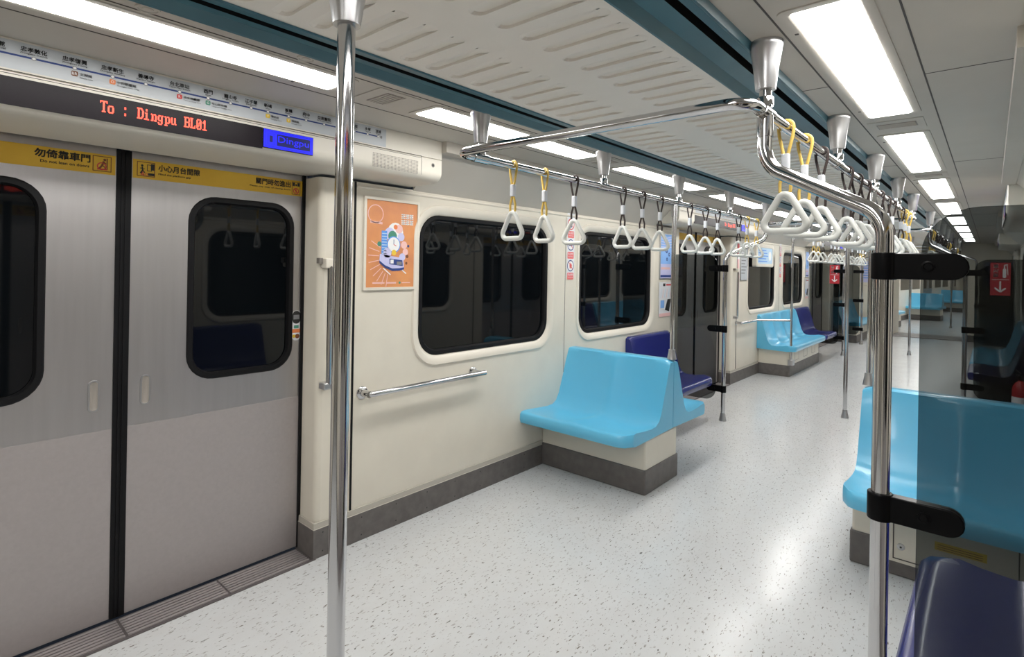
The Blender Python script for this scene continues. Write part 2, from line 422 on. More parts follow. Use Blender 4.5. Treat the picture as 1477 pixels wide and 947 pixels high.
# ------------------------------------------------------------------ doors: each leaf with its panes, strip and handle
U, V = (0, 1, 0), (0, 0, 1)
def leaf(sg, strip):
    x = -HD
    y0, y1 = (.027, .815) if sg > 0 else (-.815, -.027)
    w0, w1 = (.25, .742) if sg > 0 else (-.742, -.25)
    wz = (.957, 1.795)
    mb = MB()
    mb.holed([(y0, .80), (y1, .80), (y1, 1.99), (y0, 1.99)], [rr(w0, w1, *wz, .115)], yz(x), 'steel_brushed')
    mb.box(x - .03, x - .0005, y0, y1, 1.955, 1.99, 'steel_brushed')
    d = mb.build('door_0', smooth=0)
    mb = MB(); mb.box(x - .03, x + .0012, y0, y1, .015, .80, 'steel_scuffed'); mb.build('kick_panel', d, smooth=0)
    def lp(off, xx, r): return [(xx, a, b) for a, b in rr(w0 + off, w1 - off, wz[0] + off, wz[1] - off, r)]
    mb = MB(); mb.loft([lp(-.004, x + .0005, .118), lp(.002, x + .006, .112), lp(.020, x + .007, .096), lp(.026, x - .004, .09), lp(.026, x - .02, .09)], 'rubber_black'); mb.build('rubber_gasket', d)
    mb = MB(); mb.poly(lp(.02, x - .016, .095), 'window_glass_dark'); mb.build('window_pane', d, smooth=0)
    # recessed pull handle
    hy = sg * .09; mb = MB(); hl = lambda r_, xx, e: [(xx, a, b) for a, b in rr(hy - r_, hy + r_, .885 - e, 1.005 + e, r_ - .0005)]
    mb.loft([hl(.020, x + .0005, .005), hl(.019, x + .003, .004), hl(.013, x + .003, -.002)], 'aluminium')
    mb.loft([hl(.013, x + .003, -.002), hl(.0085, x + .0008, -.005)], 'vent_grey', True, False, True)  # darker inner face stands in for the shade of a deeper recess
    tag(mb.build('pull_handle', d), 'recessed oval pull handle')
    # rubber nosing where the leaves meet
    mb = MB(); a, b_ = sorted((0, sg * .0265)); mb.box(x - .03, x + .004, a, b_, .012, 1.955, 'rubber_black')
    mb.box(x + .004, x + .008, *sorted((sg * .004, sg * .010)), .012, 1.955, 'rubber_black')
    tag(mb.build('rubber_seal', d, smooth=0), 'black rubber edge seal')
    # gap gasket at the jamb
    mb = MB(); a, b_ = sorted((sg * .785, sg * .80)); mb.box(x - .0, x + .012, a, b_, .012, 1.955, 'rubber_black'); mb.build('jamb_seal', d, smooth=0)
    # yellow warning strip
    mb = MB(); o = (x + .0016, 0, 0); sy = sorted((sg * .030, sg * .786)); mb.quad(o, U, V, sy[0], sy[1], 1.846, 1.926, 'strip_yellow')
    o = (x + .0024, 0, 0)
    def frame_(a0, a1, z0, z1, m_, t=.003):
        for q in ((a0, a1, z0, z0 + t), (a0, a1, z1 - t, z1), (a0, a0 + t, z0, z1), (a1 - t, a1, z0, z1)): mb.quad(o, U, V, *q, m_)
    if strip == 'lean':
        put_text(mb, '勿倚靠車門', o, U, V, -.285, 1.886, .031, 'ink_black', .170, bold=.028)
        put_text(mb, 'Do not lean on doors', o, U, V, -.268, 1.866, .0105, 'ink_black', .150, bold=.02)
        frame_(-.107, -.044, 1.856, 1.918, 'ink_brown')
        mb.disc(o, U, V, -.077, 1.877, .016, 'ink_red', .012)
        mb.stroke(o, U, V, [(-.092, 1.865), (-.058, 1.865)], .005, 'ink_red'); mb.stroke(o, U, V, [(-.059, 1.865), (-.059, 1.911)], .004, 'ink_brown')
        mb.disc(o, U, V, -.067, 1.904, .005, 'ink_brown'); mb.stroke(o, U, V, [(-.070, 1.898), (-.076, 1.880), (-.086, 1.866)], .007, 'ink_brown')
        mb.stroke(o, U, V, [(-.076, 1.882), (-.066, 1.874), (-.064, 1.866)], .004, 'ink_brown'); mb.stroke(o, U, V, [(-.071, 1.895), (-.062, 1.888)], .004, 'ink_brown')
    else:
        frame_(.045, .112, 1.856, 1.918, 'ink_brown')
        mb.quad(o, U, V, .096, .109, 1.885, 1.912, 'ink_black'); mb.quad(o, U, V, .086, .110, 1.861, 1.872, 'ink_black')
        frame_(.082, .100, 1.880, 1.908, 'ink_black', .0025)
        mb.disc(o, U, V, .064, 1.902, .0045, 'ink_black'); mb.stroke(o, U, V, [(.064, 1.897), (.066, 1.882), (.058, 1.868)], .006, 'ink_black')
        mb.stroke(o, U, V, [(.066, 1.882), (.074, 1.872)], .004, 'ink_black'); mb.stroke(o, U, V, [(.056, 1.890), (.074, 1.888)], .003, 'ink_black')
        mb.stroke(o, U, V, [(.060, 1.861), (.066, 1.874), (.072, 1.861), (.060, 1.866)], .003, 'ink_red'); mb.disc(o, U, V, .080, 1.866, .006, 'ink_red', .004)
        put_text(mb, '小心月台間隙', o, U, V, .125, 1.886, .028, 'ink_black', .165, bold=.028)
        put_text(mb, 'Mind the platform gap', o, U, V, .125, 1.867, .010, 'ink_black', .128, bold=.02)
        put_text(mb, '關門時勿進出', o, U, V, .545, 1.886, .029, 'ink_black', .175, bold=.028)
        put_text(mb, 'Please stay clear of closing doors', o, U, V, .515, 1.869, .0085, 'ink_black', .205, bold=.02)
        frame_(.728, .774, 1.852, 1.918, 'ink_brown', .0025)
        mb.quad(o, U, V, .732, .744, 1.896, 1.914, 'ink_black'); mb.quad(o, U, V, .758, .770, 1.896, 1.914, 'ink_black')
        mb.disc(o, U, V, .751, 1.902, .005, 'ink_black'); mb.disc(o, U, V, .751, 1.871, .016, 'ink_red', .012)
        mb.stroke(o, U, V, [(.740, 1.882), (.762, 1.860)], .004, 'ink_red'); mb.stroke(o, U, V, [(.751, 1.882), (.751, 1.862)], .005, 'ink_red')
    tag(mb.build('warning_strip', d, smooth=0, recalc=False), 'yellow strip of door warnings')
    return d
L0, R0 = leaf(-1, 'lean'), leaf(1, 'gap')
dn = 0
for di, yc in enumerate(DOORS):
    for rz, sd in ((0.0, 'poster-side'), (PI, 'camera-side')):
        for src, which in ((L0, 'do-not-lean'), (R0, 'mind-the-gap')):
            dn += 1
            d = src if (di == 0 and rz == 0) else copy_tree(src)
            d.name = 'door_%d' % dn
            d.location = (CX, yc, 0); d.rotation_euler = (0, 0, rz)
            tag(d, 'steel sliding door leaf with %s strip, %s %s doorway' % (which, sd, DOORNAME[di]), 'door', kind='structure')
# small product-care sticker on the near leaf and the door sills
mb = MB(); o = (CX - HD + .0022, 0, 0)
mb.add([(o[0], a, b) for a, b in rr(1.401, 1.449, 1.095, 1.252, .0235)], [tuple(range(32))], 'paper_white')
o = (o[0] + .0006, 0, 0)
mb.flat2((rr(1.404, 1.446, 1.182, 1.249, .020, 5), [tuple(range(24))]), o, U, V, 'ink_black')
mb.quad((o[0] + .0004, 0, 0), U, V, 1.409, 1.441, 1.205, 1.228, 'ink_grey'); mb.quad(o, U, V, 1.404, 1.446, 1.135, 1.155, 'ink_orange')
mb.quad(o, U, V, 1.412, 1.438, 1.158, 1.174, 'ink_green'); mb.disc(o, U, V, 1.431, 1.117, .012, 'ink_brown'); mb.disc(o, U, V, 1.413, 1.118, .009, 'ink_yellow')
tag(mb.build('safety_sticker', smooth=0, recalc=False), 'small oval sticker with black top on the steel door beside its window', 'sticker')
n = 4
for di, yc in enumerate(DOORS):
    for sg in (-1, 1):
        mb = MB(); xa, xb = sorted((CX + sg * 1.605, CX + sg * 1.435)); mb.box(xa, xb, yc - .80, yc + .80, -.02, .004, 'sill_groove')
        for q in range(7):
            xx = CX + sg * (1.455 + .021 * q)
            for ya in (-.775, -.387, .003, .393): mb.box(xx - .007, xx + .007, yc + ya, yc + ya + .380, .004, .009, 'steel_sill')
        tag(mb.build('trim_%d' % n, smooth=0), 'ribbed steel sill of the %s %s doorway' % ('poster-side' if sg < 0 else 'camera-side', DOORNAME[di]), 'sill', kind='structure'); n += 1

# ------------------------------------------------------------------ header boxes above the doors
FONT = {'T': '########|#..##..#|...##...|...##...|...##...|...##...|...##...|...##...|..####..', 'o': '|||.#####..|##...##.|##...##.|##...##.|##...##.|.#####..', ':': '||..##....|..##....||||..##....|..##....', 'D': '######..|.##..##.|.##...##|.##...##|.##...##|.##...##|.##...##|.##..##.|######..', 'i': '..##....|..##....||.###....|..##....|..##....|..##....|..##....|######..', 'n': '|||##.###..|.##..##.|.##..##.|.##..##.|.##..##.|###.###.', 'g': '|||.###.##.|##..##..|##..##..|##..##..|.#####..|....##..|##..##..|.####...', 'p': '|||##.###..|.##..##.|.##..##.|.##..##.|.##..##.|.#####..|.##.....|####....', 'u': '|||##..##..|##..##..|##..##..|##..##..|##..##..|.###.##.', 'B': '#######.|.##...##|.##...##|.##...##|.######.|.##...##|.##...##|.##...##|#######.', 'L': '####....|.##.....|.##.....|.##.....|.##.....|.##.....|.##...#.|.##..##.|#######.', '0': '.#####..|##...##.|##..###.|##.####.|##.#.##.|####.##.|###..##.|##...##.|.#####..', '1': '..##....|.###....|####....|..##....|..##....|..##....|..##....|..##....|######..', ' ': ''}
STATIONS = [('國父紀念館', 'Sun Yat-Sen Memorial Hall', -.450, None), ('忠孝敦化', 'Zhongxiao Dunhua', -.347, None), ('忠孝復興', 'Zhongxiao Fuxing', -.243, ('文湖線', 'Wenhu Line', 'ink_brown', 'BR')),
            ('忠孝新生', 'Zhongxiao Xinsheng', -.138, ('中和新蘆線', 'Zhonghe-Xinlu Line', 'ink_orange', 'O')), ('善導寺', 'Shandao Temple', -.038, None), ('台北車站', 'Taipei Main Station', .072, ('淡水信義線', 'Tamsui-Xinyi Line', 'ink_red', 'R')),
            ('西門', 'Ximen', .172, ('松山新店線', 'Songshan-Xindian Line', 'ink_green', 'G')), ('龍山寺', 'Longshan Temple', .256, None), ('江子翠', 'Jiangzicui', .338, None), ('新埔', 'Xinpu', .408, ('環狀線', 'Circular Line', 'ink_yellow', 'Y')),
            ('板橋', 'Banqiao', .499, ('環狀線', 'Circular Line', 'ink_yellow', 'Y')), ('府中', 'Fuzhong', .580, None), ('亞東醫院', 'Far Eastern Hospital', .668, None), ('海山', 'Haishan', .750, None), ('土城', 'Tucheng', .828, None),
            ('永寧', 'Yongning', .902, None), ('頂埔', 'Dingpu', .963, None)]
def header():
    h = empty('door_header'); mb = MB()
    pr = [(-1.2, CZ - .001), (-1.2, 2.085), (-1.205, 2.083), (-1.2, 2.081), (-1.2, 2.01)] + [(-1.26 + .06 * math.cos(t), 2.01 - .05 * math.sin(t)) for t in [PI / 2 * k / 7 for k in range(1, 8)]] + [(-1.30, 1.957), (-1.585, 1.954), (-1.585, CZ - .001)]
    lo = []
    for yy, s in ((-1.39, .985), (-1.383, 1.0), (1.383, 1.0), (1.39, .985)):
        lo.append([(-1.35 + (px + 1.35) * s, yy, 2.08 + (pz - 2.08) * s) for px, pz in pr])
    mb.loft(lo, 'header_paint', True, True, True); mb.build('housing', h, smooth=30)
    x = -1.2
    # route map
    mb = MB(); mb.quad((x + .0012, 0, 0), U, V, -1.0, 1.012, 2.091, 2.180, 'paper_silver'); o = (x + .002, 0, 0)
    mb.quad(o, U, V, -1.0, .963, 2.1335, 2.1395, 'ink_navy'); o = (x + .0026, 0, 0)
    for zh, en, yy, tr in STATIONS:
        mb.disc(o, U, V, yy, 2.1365, .0065, 'ink_grey', seg=12); mb.disc((x + .003, 0, 0), U, V, yy, 2.1365, .0045, 'ink_white', seg=12)
        ww = min(.0145 * len(zh), .060); put_text(mb, zh, o, U, V, yy, 2.154, .0155, 'ink_black', ww * 1.12, 'c', .02)
        put_text(mb, en, o, U, V, yy, 2.1455, .0062, 'ink_black', min(.0042 * len(en), .072), 'c', .012)
        if tr:
            cz, ce, cm, cl = tr
            mb.flat2((rr(yy - .009, yy + .009, 2.110, 2.127, .004, 3), [tuple(range(16))]), o, U, V, cm)
            put_text(mb, cl, (x + .003, 0, 0), U, V, yy, 2.114, .009, 'ink_white', None, 'c')
            put_text(mb, cz, o, U, V, yy + .013, 2.115, .010, 'ink_grey', .0115 * len(cz), 'l', .015); put_text(mb, ce, o, U, V, yy + .013, 2.106, .0055, 'ink_grey', .0036 * len(ce), 'l', .01)
    mb.flat2((rr(.975, .987, 2.130, 2.143, .003, 3), [tuple(range(16))]), o, U, V, 'ink_grey')
    tag(mb.build('route_map', h, smooth=0, recalc=False), 'route map strip with a dark blue line of stations')
    # red dot-matrix display
    mb = MB(); mb.box(x - .005, x + .002, -1.02, .388, 1.978, 2.066, 'led_screen')
    a = -.172
    for ch in 'To : Dingpu BL01':
        for ri, row in enumerate(FONT[ch].split('|')):
            for ci, c_ in enumerate(row):
                if c_ == '#':
                    yy = a + ci * .00262; zz = 2.047 - ri * .0044
                    mb.quad((x + .0026, 0, 0), U, V, yy, yy + .0024, zz - .0040, zz, 'led_red')
        a += .0217
    tag(mb.build('led_display', h, smooth=0, recalc=False), 'black display strip with red lit letters')
    # blue lcd
    mb = MB(); mb.box(x - .005, x + .004, .389, .615, 1.984, 2.064, 'plastic_black'); o = (x + .0046, 0, 0)
    mb.quad(o, U, V, .391, .613, 1.986, 2.062, 'lcd_blue'); o = (x + .0052, 0, 0)
    for q in ((.398, .606, 1.991, 1.993), (.398, .606, 2.055, 2.057), (.398, .400, 1.991, 2.057), (.604, .606, 1.991, 2.057), (.408, .438, 2.001, 2.003), (.408, .438, 2.045, 2.047), (.408, .410, 2.001, 2.047), (.436, .438, 2.001, 2.047)):
        mb.quad(o, U, V, *q, 'lcd_ink')
    mb.quad(o, U, V, .448, .600, 1.999, 2.049, 'lcd_ink'); mb.quad(o, U, V, .416, .430, 2.010, 2.038, 'lcd_ink')
    put_text(mb, 'Dingpu', (x + .0058, 0, 0), U, V, .453, 2.006, .036, 'lcd_blue', .140)
    tag(mb.build('lcd_screen', h, smooth=0, recalc=False), 'small lit blue screen')
    # speaker grille: a field of small holes
    mb = MB()
    for i in range(34):
        for j in range(10): mb.quad((x + .0008, 0, 0), U, V, .935 + i * .0085, .940 + i * .0085, 1.985 + j * .0072, 1.9892 + j * .0072, 'speaker_dark')
    mb.build('speaker_grille', h, smooth=0, recalc=False)
    mb = MB()
    for q in ((-1.37, 1.245, 2.0838, 2.0862), (-1.37, 1.245, 2.0745, 2.0765), (1.243, 1.2455, 1.985, 2.084)): mb.quad((x + .0009, 0, 0), U, V, *q, 'seam_dark')
    mb.disc((x + .0012, 0, 0), U, V, 1.325, 2.047, .008, 'ink_black', seg=14); mb.disc((x + .0009, 0, 0), U, V, 1.325, 2.047, .012, 'vent_grey', seg=14)
    mb.build('access_flap', h, smooth=0, recalc=False)
    return h
H0 = header()
for di, yc in enumerate(DOORS):
    for rz, sd in ((0.0, 'poster-side'), (PI, 'camera-side')):
        h = H0 if (di == 0 and rz == 0) else copy_tree(H0)
        h.location = (CX, yc, 0); h.rotation_euler = (0, 0, rz)
        tag(h, 'cream header box with route map and red display over the %s %s doors' % (sd, DOORNAME[di]), 'door header', 'header boxes over the doors')

# ------------------------------------------------------------------ ceiling lamps and the vents between them
def lamp():
    t = empty('ceiling_light'); mb = MB()
    def lp(e, z): return [(a, b, z) for a, b in rr(-.078 - e, .078 + e, -.64 - e, .64 + e, .012 + e * .5, 4)]
    mb.loft([lp(.030, -.0005), lp(.029, -.004), (lp(.006, -.005)), lp(.0, -.002)], 'ceiling_paint'); mb.build('lamp_frame', t)
    mb = MB()
    for sx in (-.098, .098): mb.box(sx - .002, sx + .002, -.60, .60, -.0015, .0, 'seam_dark')
    for sy in (-.5, .5): mb.box(-.098, -.088, sy - .004, sy + .004, -.0062, -.004, 'seam_dark')
    mb.build('hinge_strip', t, smooth=0)
    mb = MB(); mb.loft([lp(.0, -.002), lp(-.006, -.0065)], 'diffuser_glow', True, False, True); tag(mb.build('diffuser', t), 'glowing white diffuser')
    return t
def vent():
    t = empty('ceiling_vent'); mb = MB(); mb.box(-.105, .105, -.10, .10, -.003, 0, 'ceiling_paint'); mb.build('vent_plate', t, bevel=.0015)
    mb = MB()
    mb.box(-.075, .075, -.045, .045, -.0045, -.003, 'vent_grey')
    for q in range(6): mb.box(-.07, .07, -.040 + q * .0145, -.033 + q * .0145, -.0065, -.0045, 'ceiling_paint')
    mb.build('vent_grille', t, smooth=0)
    return t
lp0, vt0 = lamp(), vent(); firstl = firstv = True
ORD = ['first', 'second', 'third', 'fourth', 'fifth', 'sixth', 'seventh', 'eighth', 'ninth', 'tenth', 'eleventh', 'twelfth']
for sg, sd in ((-1, 'above the poster wall'), (1, 'above the glass-screen side')):
    for k in range(-2, 8):
        yc = 2.225 + 1.715 * k
        if yc - .66 < Y0: continue
        o = lp0 if firstl else copy_tree(lp0); firstl = False
        o.location = (CX + sg * .782, yc, CZ)
        tag(o, 'bright long ceiling lamp, %s in the row %s' % ('rearmost' if k == -2 else 'overhead' if k == -1 else ORD[k], sd), 'ceiling light', 'ceiling lamps in two rows')
        if k < 7:
            o = vt0 if firstv else copy_tree(vt0); firstv = False
            o.location = (CX + sg * .782, yc + .8575, CZ)
            tag(o, 'small square ceiling grille %s the %s lamp %s' % ('after', ORD[k] if k >= 0 else ('nearest overhead' if k == -1 else 'rearmost'), sd), 'ceiling vent', 'small grilles between the ceiling lamps')

# ------------------------------------------------------------------ seats
def shell(mb, n, width, depth, m, back_h=.855, lip=.36, aisle=1, both=False, k_depth=1.0):
    """bucket seat shell: local +x along the bench, +y to the front, back ridge at y = 0"""
    D = depth
    pr = [(D - .035, lip, 0), (D - .010, lip + .004, 0), (D, lip + .03, 0), (D - .002, lip + .068, 0), (D - .016, lip + .083, .15), (D - .06, lip + .087, .6), (D * .66, lip + .075, 1), (D * .50, lip + .068, 1),
          (D * .40, lip + .072, .9), (D * .33, lip + .095, .8), (D * .275, lip + .15, .9), (D * .20, lip + .28, 1), (D * .135, lip + .40, .8), (D * .095, back_h - .03, .3), (D * .080, back_h - .008, .05), (D * .055, back_h, 0), (0.0, back_h, 0)]
    nu = max(14 * n, 24); loops = []
    for i in range(nu + 1):
        u = i / nu; fr = (u * n) % 1 if i < nu else 1.0
        dip = .028 * (1 - abs(2 * fr - 1) ** 2.2) * k_depth
        xx = u * width; e = 0
        dist = [xx if (both or aisle < 0) else 9, (width - xx) if (both or aisle > 0) else 9]
        R = .09; cut = 0
        for d_ in dist:
            if d_ < R: cut = max(cut, R - math.sqrt(max(R * R - (R - d_) ** 2, 0)))
        lp_ = []
        for (d, z, wt) in pr:
            dz = dip * wt; back = z > lip + .10
            yy = d - (dz * .95 if back else 0); zz = z - (0 if back else dz)
            if d > D - .12: yy -= cut * min(1, (d - (D - .12)) / .09) * .9
            if back:  # back tapers a touch towards its rounded top corners
                top = max(0, z - (back_h - .05))
                for d_ in dist:
                    if d_ < .035: zz -= top * .35 * (1 - d_ / .035)
            lp_.append((xx, yy, zz))
        loops.append(lp_)
    mb.loft(loops, m, closed=False)
    for lp_ in (loops[0], loops[-1]):
        x_ = lp_[0][0]; mb.poly(lp_ + [(x_, 0.0, lip + .01)], m)
    a, b_ = loops[0], loops[-1]
    mb.add([a[0], b_[0], (b_[0][0], 0, lip + .01), (a[0][0], 0, lip + .01)], [(0, 1, 2, 3)], m)           # underside
    mb.add([a[-1], b_[-1], (b_[0][0], 0, lip + .01), (a[0][0], 0, lip + .01)], [(0, 1, 2, 3)], m)         # rear face
    return mb
TW = .875
def transverse():
    """back-to-back pair of two-place benches on one plinth; local x=0 at the wall, aisle end at +x"""
    t = empty('transverse_seat')
    mb = MB(); shell(mb, 2, TW, .655, 'seat_blue'); o = mb.build('seat_shell', t, smooth=50); o.matrix_local = Matrix.Translation((0, -.003, 0)) @ Matrix.Diagonal((1, -1, 1, 1))
    mb = MB(); shell(mb, 2, TW, .655, 'seat_blue'); o = mb.build('seat_shell', t, smooth=50); o.location = (0, .003, 0)
    mb = MB(); mb.box(.0, TW - .012, -.39, .09, .15, .365, 'cream_panel'); mb.build('plinth', t, bevel=.012)
    mb = MB(); mb.box(.0, TW - .004, -.40, .10, .001, .165, 'kick_grey'); mb.build('kick_plate', t, bevel=.008)
    return t
T0 = transverse(); T0.location = (CX - HW, 3.725, 0)
tag(T0, 'light blue double bench back to back on cream plinth, below the poster-side windows', 'seat', 'light blue cross benches')
T1 = copy_tree(T0); T1.location = (CX + HW, 3.725, 0); T1.rotation_euler = (0, 0, PI)
tag(T1, 'light blue double bench back to back, behind the nearest smoked glass screen', 'seat', 'light blue cross benches')
# the aisle-side bench is turned round, so its access door faces the camera: lock, hinge line and yellow notice
# in T1's own frame (turned by PI) the near face is at y=+.39; move plinth and kick there so both benches show the same front
for c in children(T1):
    if c.name.startswith(('plinth', 'kick_plate')): c.rotation_euler = (0, 0, 0); c.location = (0, .30, 0)
mb = MB(); yf = .402
mb.box(.20, .70, .385, yf, .070, .345, 'cream_panel')
for q in ((.22, .685, .085, .090), (.22, .685, .330, .335), (.22, .225, .085, .335), (.680, .685, .085, .335)): mb.box(q[0], q[1], yf - .004, yf + .0012, q[2], q[3], 'seam_dark')
dl = mb.build('access_door', T1, smooth=0)
mb = MB(); mb.lathe([(.001, .006), (.010, .006), (.016, .004), (.017, .001), (.017, -.003)], 'aluminium', (.652, yf, .150), 18, 'y'); mb.lathe([(.0005, .0075), (.005, .0072), (.005, .005)], 'ink_black', (.652, yf, .150), 12, 'y')
tag(mb.build('lock', dl), 'small round lock')
mb = MB(); mb.quad((0, yf + .0016, 0), (-1, 0, 0), (0, 0, 1), -.52, -.33, .185, .225, 'ink_yellow')
for q in range(3): mb.quad((0, yf + .0022, 0), (-1, 0, 0), (0, 0, 1), -.51, -.345, .191 + q * .010, .194 + q * .010, 'ink_brown')
tag(mb.build('notice_sticker', T1, smooth=0, recalc=False), 'yellow notice sticker')

def bench(n, width, m, base):
    """long bench against the side wall; local x=0 wall side turned later: bench runs along +x, front +y"""
    t = empty('long_bench'); mb = MB(); shell(mb, n, width, .52, m, back_h=.86, both=True, k_depth=1.0 if base else .45); mb.build('seat_shell', t, smooth=50)
    if base:
        mb = MB(); mb.box(.10, width - .06, .0, .425, .15, .37, 'cream_panel'); mb.build('plinth', t, bevel=.01)
        mb = MB(); mb.box(.09, width - .05, .0, .432, .001, .16, 'kick_grey'); mb.build('kick_plate', t, bevel=.008)
        mb = MB()
        for q in range(3):
            a = .35 + q * .5
            for b_ in ((a, a + .22, .20, .203), (a, a + .22, .322, .325), (a, a + .003, .20, .325), (a + .217, a + .22, .20, .325)): mb.box(b_[0], b_[1], .4235, .4262, b_[2], b_[3], 'seam_dark')
        mb.build('access_door', t, smooth=0)
    else:
        mb = MB()
        for a in (.12, width - .18):
            mb.loft([[(a + q, y_, z_) for y_, z_ in ((.0, .16), (.0, .375), (.42, .365), (.42, .335), (.06, .20))] for q in (0, .06)], 'rubber_black', True, True, True)
        mb.build('bracket', t, smooth=0)
    return t
NV = bench(1, .86, 'seat_navy', False)
BL = bench(4, 1.92, 'seat_blue', True)
def place_bench(src, first, side, y_start, width, label, group):
    o = src if first else copy_tree(src)
    if side == 'left': o.location = (CX - HW + .002, y_start + width, 0); o.rotation_euler = (0, 0, -PI / 2)
    else: o.location = (CX + HW - .002, y_start, 0); o.rotation_euler = (0, 0, PI / 2)
    return tag(o, label, 'seat', group)
G_ = 'navy priority benches'
place_bench(NV, True, 'right', 1.775, .86, 'navy priority bench behind the nearest smoked glass screen', G_)
place_bench(NV, False, 'left', 4.585, .86, 'navy priority bench by the blue poster, behind the light blue cross bench', G_)
place_bench(NV, False, 'left', 10.36, .86, 'navy priority bench beside the long light blue bench on the poster-side wall', G_)
place_bench(NV, False, 'right', 7.70, .86, 'navy priority bench beyond the second doors on the glass-screen side', G_)
place_bench(NV, False, 'right', 13.56, .86, 'navy priority bench near the gangway on the glass-screen side', G_)
G_ = 'long light blue benches'
place_bench(BL, True, 'left', 8.42, 1.92, 'long light blue bench under the windows between second and third doors', G_)
place_bench(BL, False, 'right', 8.62, 1.92, 'long light blue bench beyond the second doors on the glass-screen side', G_)
place_bench(BL, False, 'left', 13.58, 1.92, 'long light blue bench by the end wall near the gangway', G_)

# ------------------------------------------------------------------ overhead handrails and hanging straps
RZ, RX = 1.977, .60
def rail_set():
    t = empty('overhead_handrail')
    ya, yb = 1.60, 5.98
    mb = MB(); mb.tube(fillet([(-RX, ya, RZ), (RX, ya, RZ), (RX, yb, RZ), (-RX, yb, RZ)], .07, True, 8), .0175, 'chrome', 16, True); mb.build('rail_tube', t)
    for sg in (-1, 1):
        for k in range(5):
            yy = 1.745 + 1.03 * k
            mb = MB(); mb.lathe([(.047, CZ + .002), (.048, CZ - .012), (.046, CZ - .016), (.036, CZ - .075), (.029, CZ - .14), (.0285, CZ - .143), (.0001, CZ - .1431)], 'aluminium', (sg * RX, yy, 0), 24)
            sp = mb.build('rail_support', t)
            mb = MB(); mb.lathe([(.0175, CZ - .14), (.0165, RZ + .01)], 'chrome', (sg * RX, yy, 0), 16)
            mb.tube([(sg * RX, yy - .045, RZ), (sg * RX, yy - .044, RZ), (sg * RX, yy + .044, RZ), (sg * RX, yy + .045, RZ)], [.0182, .0212, .0212, .0182], 'chrome', 16)
            mb.lathe([(.022, RZ + .045), (.0235, RZ + .043), (.0235, RZ + .018)], 'chrome', (sg * RX, yy, 0), 16)
            mb.build('tee_joint', sp)
    return t
RS = rail_set(); RS.location = (CX, 0, 0)
tag(RS, 'chrome rectangular overhead handrail between the first and second doors', 'handrail', 'overhead handrails')
RS2 = again(RS, 'chrome rectangular overhead handrail between the second and third doors', (CX, 5.88, 0))
# at the end of the car only a short frame
t = thing('overhead_handrail', 'short chrome overhead handrail beyond the third doors', 'handrail', (CX, 0, 0), 0, 'overhead handrails')
mb = MB(); mb.tube(fillet([(-RX, 13.40, RZ), (RX, 13.40, RZ), (RX, 15.5, RZ), (-RX, 15.5, RZ)], .07, True, 8), .0175, 'chrome', 14, True); mb.build('rail_tube', t)
for sg in (-1, 1):
    for yy in (13.55, 14.5, 15.4):
        mb = MB(); mb.lathe([(.047, CZ + .002), (.046, CZ - .016), (.029, CZ - .14), (.0175, CZ - .145), (.0165, RZ + .01)], 'aluminium', (sg * RX, yy, 0), 18); mb.build('rail_support', t)

def strap(m):
    t = empty('hanging_strap'); mb = MB()
    up = [(-.005, 0, -.10), (-.008, 0, -.085), (-.021, 0, -.028), (-.0235, 0, -.004)] + [(.0235 * math.cos(a), 0, .0235 * math.sin(a)) for a in [PI - PI * k / 8 for k in range(1, 8)]] + [(.0235, 0, -.004), (.021, 0, -.028), (.008, 0, -.085), (.005, 0, -.10)]
    mb.tube(up, .0055, m, 8, False, True, (1, 1))
    lo = [(-.004, 0, -.135), (-.006, 0, -.147), (-.017, 0, -.185), (-.016, 0, -.213), (0, 0, -.226), (.016, 0, -.213), (.017, 0, -.185), (.006, 0, -.147), (.004, 0, -.135)]
    mb.tube(lo, .0055, m, 8)
    mb.build('strap_loop', t)
    mb = MB(); mb.loft([[(a, b, z) for a, b in rr(-.0125 + e, .0125 - e, -.011 + e, .011 - e, .006 - e, 3)] for z, e in ((-.088, .002), (-.090, 0), (-.143, 0), (-.145, .002))], 'ferrule_white', True, True, True); mb.build('ferrule', t)
    mb = MB(); tri = fillet([(0, 0, -.200), (.083, 0, -.344), (-.083, 0, -.344)], [.022, .024, .024], True, 6)
    mb.tube(tri, .0115, 'handle_white', 12, True, False, (1.0, 1.0)); mb.build('handle_ring', t)
    return t
SY, SB = strap('strap_yellow'), strap('strap_brown'); usedY = usedB = False
OFFS = [.225, .47, .735, 1.26, 1.51, 1.765, 2.26, 2.56, 2.82, 3.32, 3.55, 3.82]
for mi_, (dy, zn) in enumerate(((0, 'first'), (5.88, 'second'))):
    for sg, sd in ((-1, 'poster-side'), (1, 'glass-screen-side')):
        for i, of in enumerate(OFFS):
            yel = i in (0, 1, 10, 11)
            if yel: o = copy_tree(SY) if usedY else SY; usedY = True
            else: o = copy_tree(SB) if usedB else SB; usedB = True
            o.location = (CX + sg * RX, 1.745 + dy + of, RZ); o.rotation_euler = (0, 0, random.uniform(-.22, .22))
            tag(o, 'white triangle strap on %s loop, %s along the %s rail of the %s handrail' % ('yellow' if yel else 'brown', ORD[i], sd, zn), 'hanging strap', 'hanging straps on the overhead handrails')
for sg, sd in ((-1, 'poster-side'), (1, 'glass-screen-side')):
    for i, yy in enumerate((13.75, 14.0, 14.75, 15.0)):
        yel = i < 2; o = copy_tree(SY if yel else SB); o.location = (CX + sg * RX, yy, RZ); o.rotation_euler = (0, 0, random.uniform(-.2, .2))
        tag(o, 'white triangle strap on %s loop, %s along the %s rail by the gangway' % ('yellow' if yel else 'brown', ORD[i], sd), 'hanging strap', 'hanging straps on the overhead handrails')

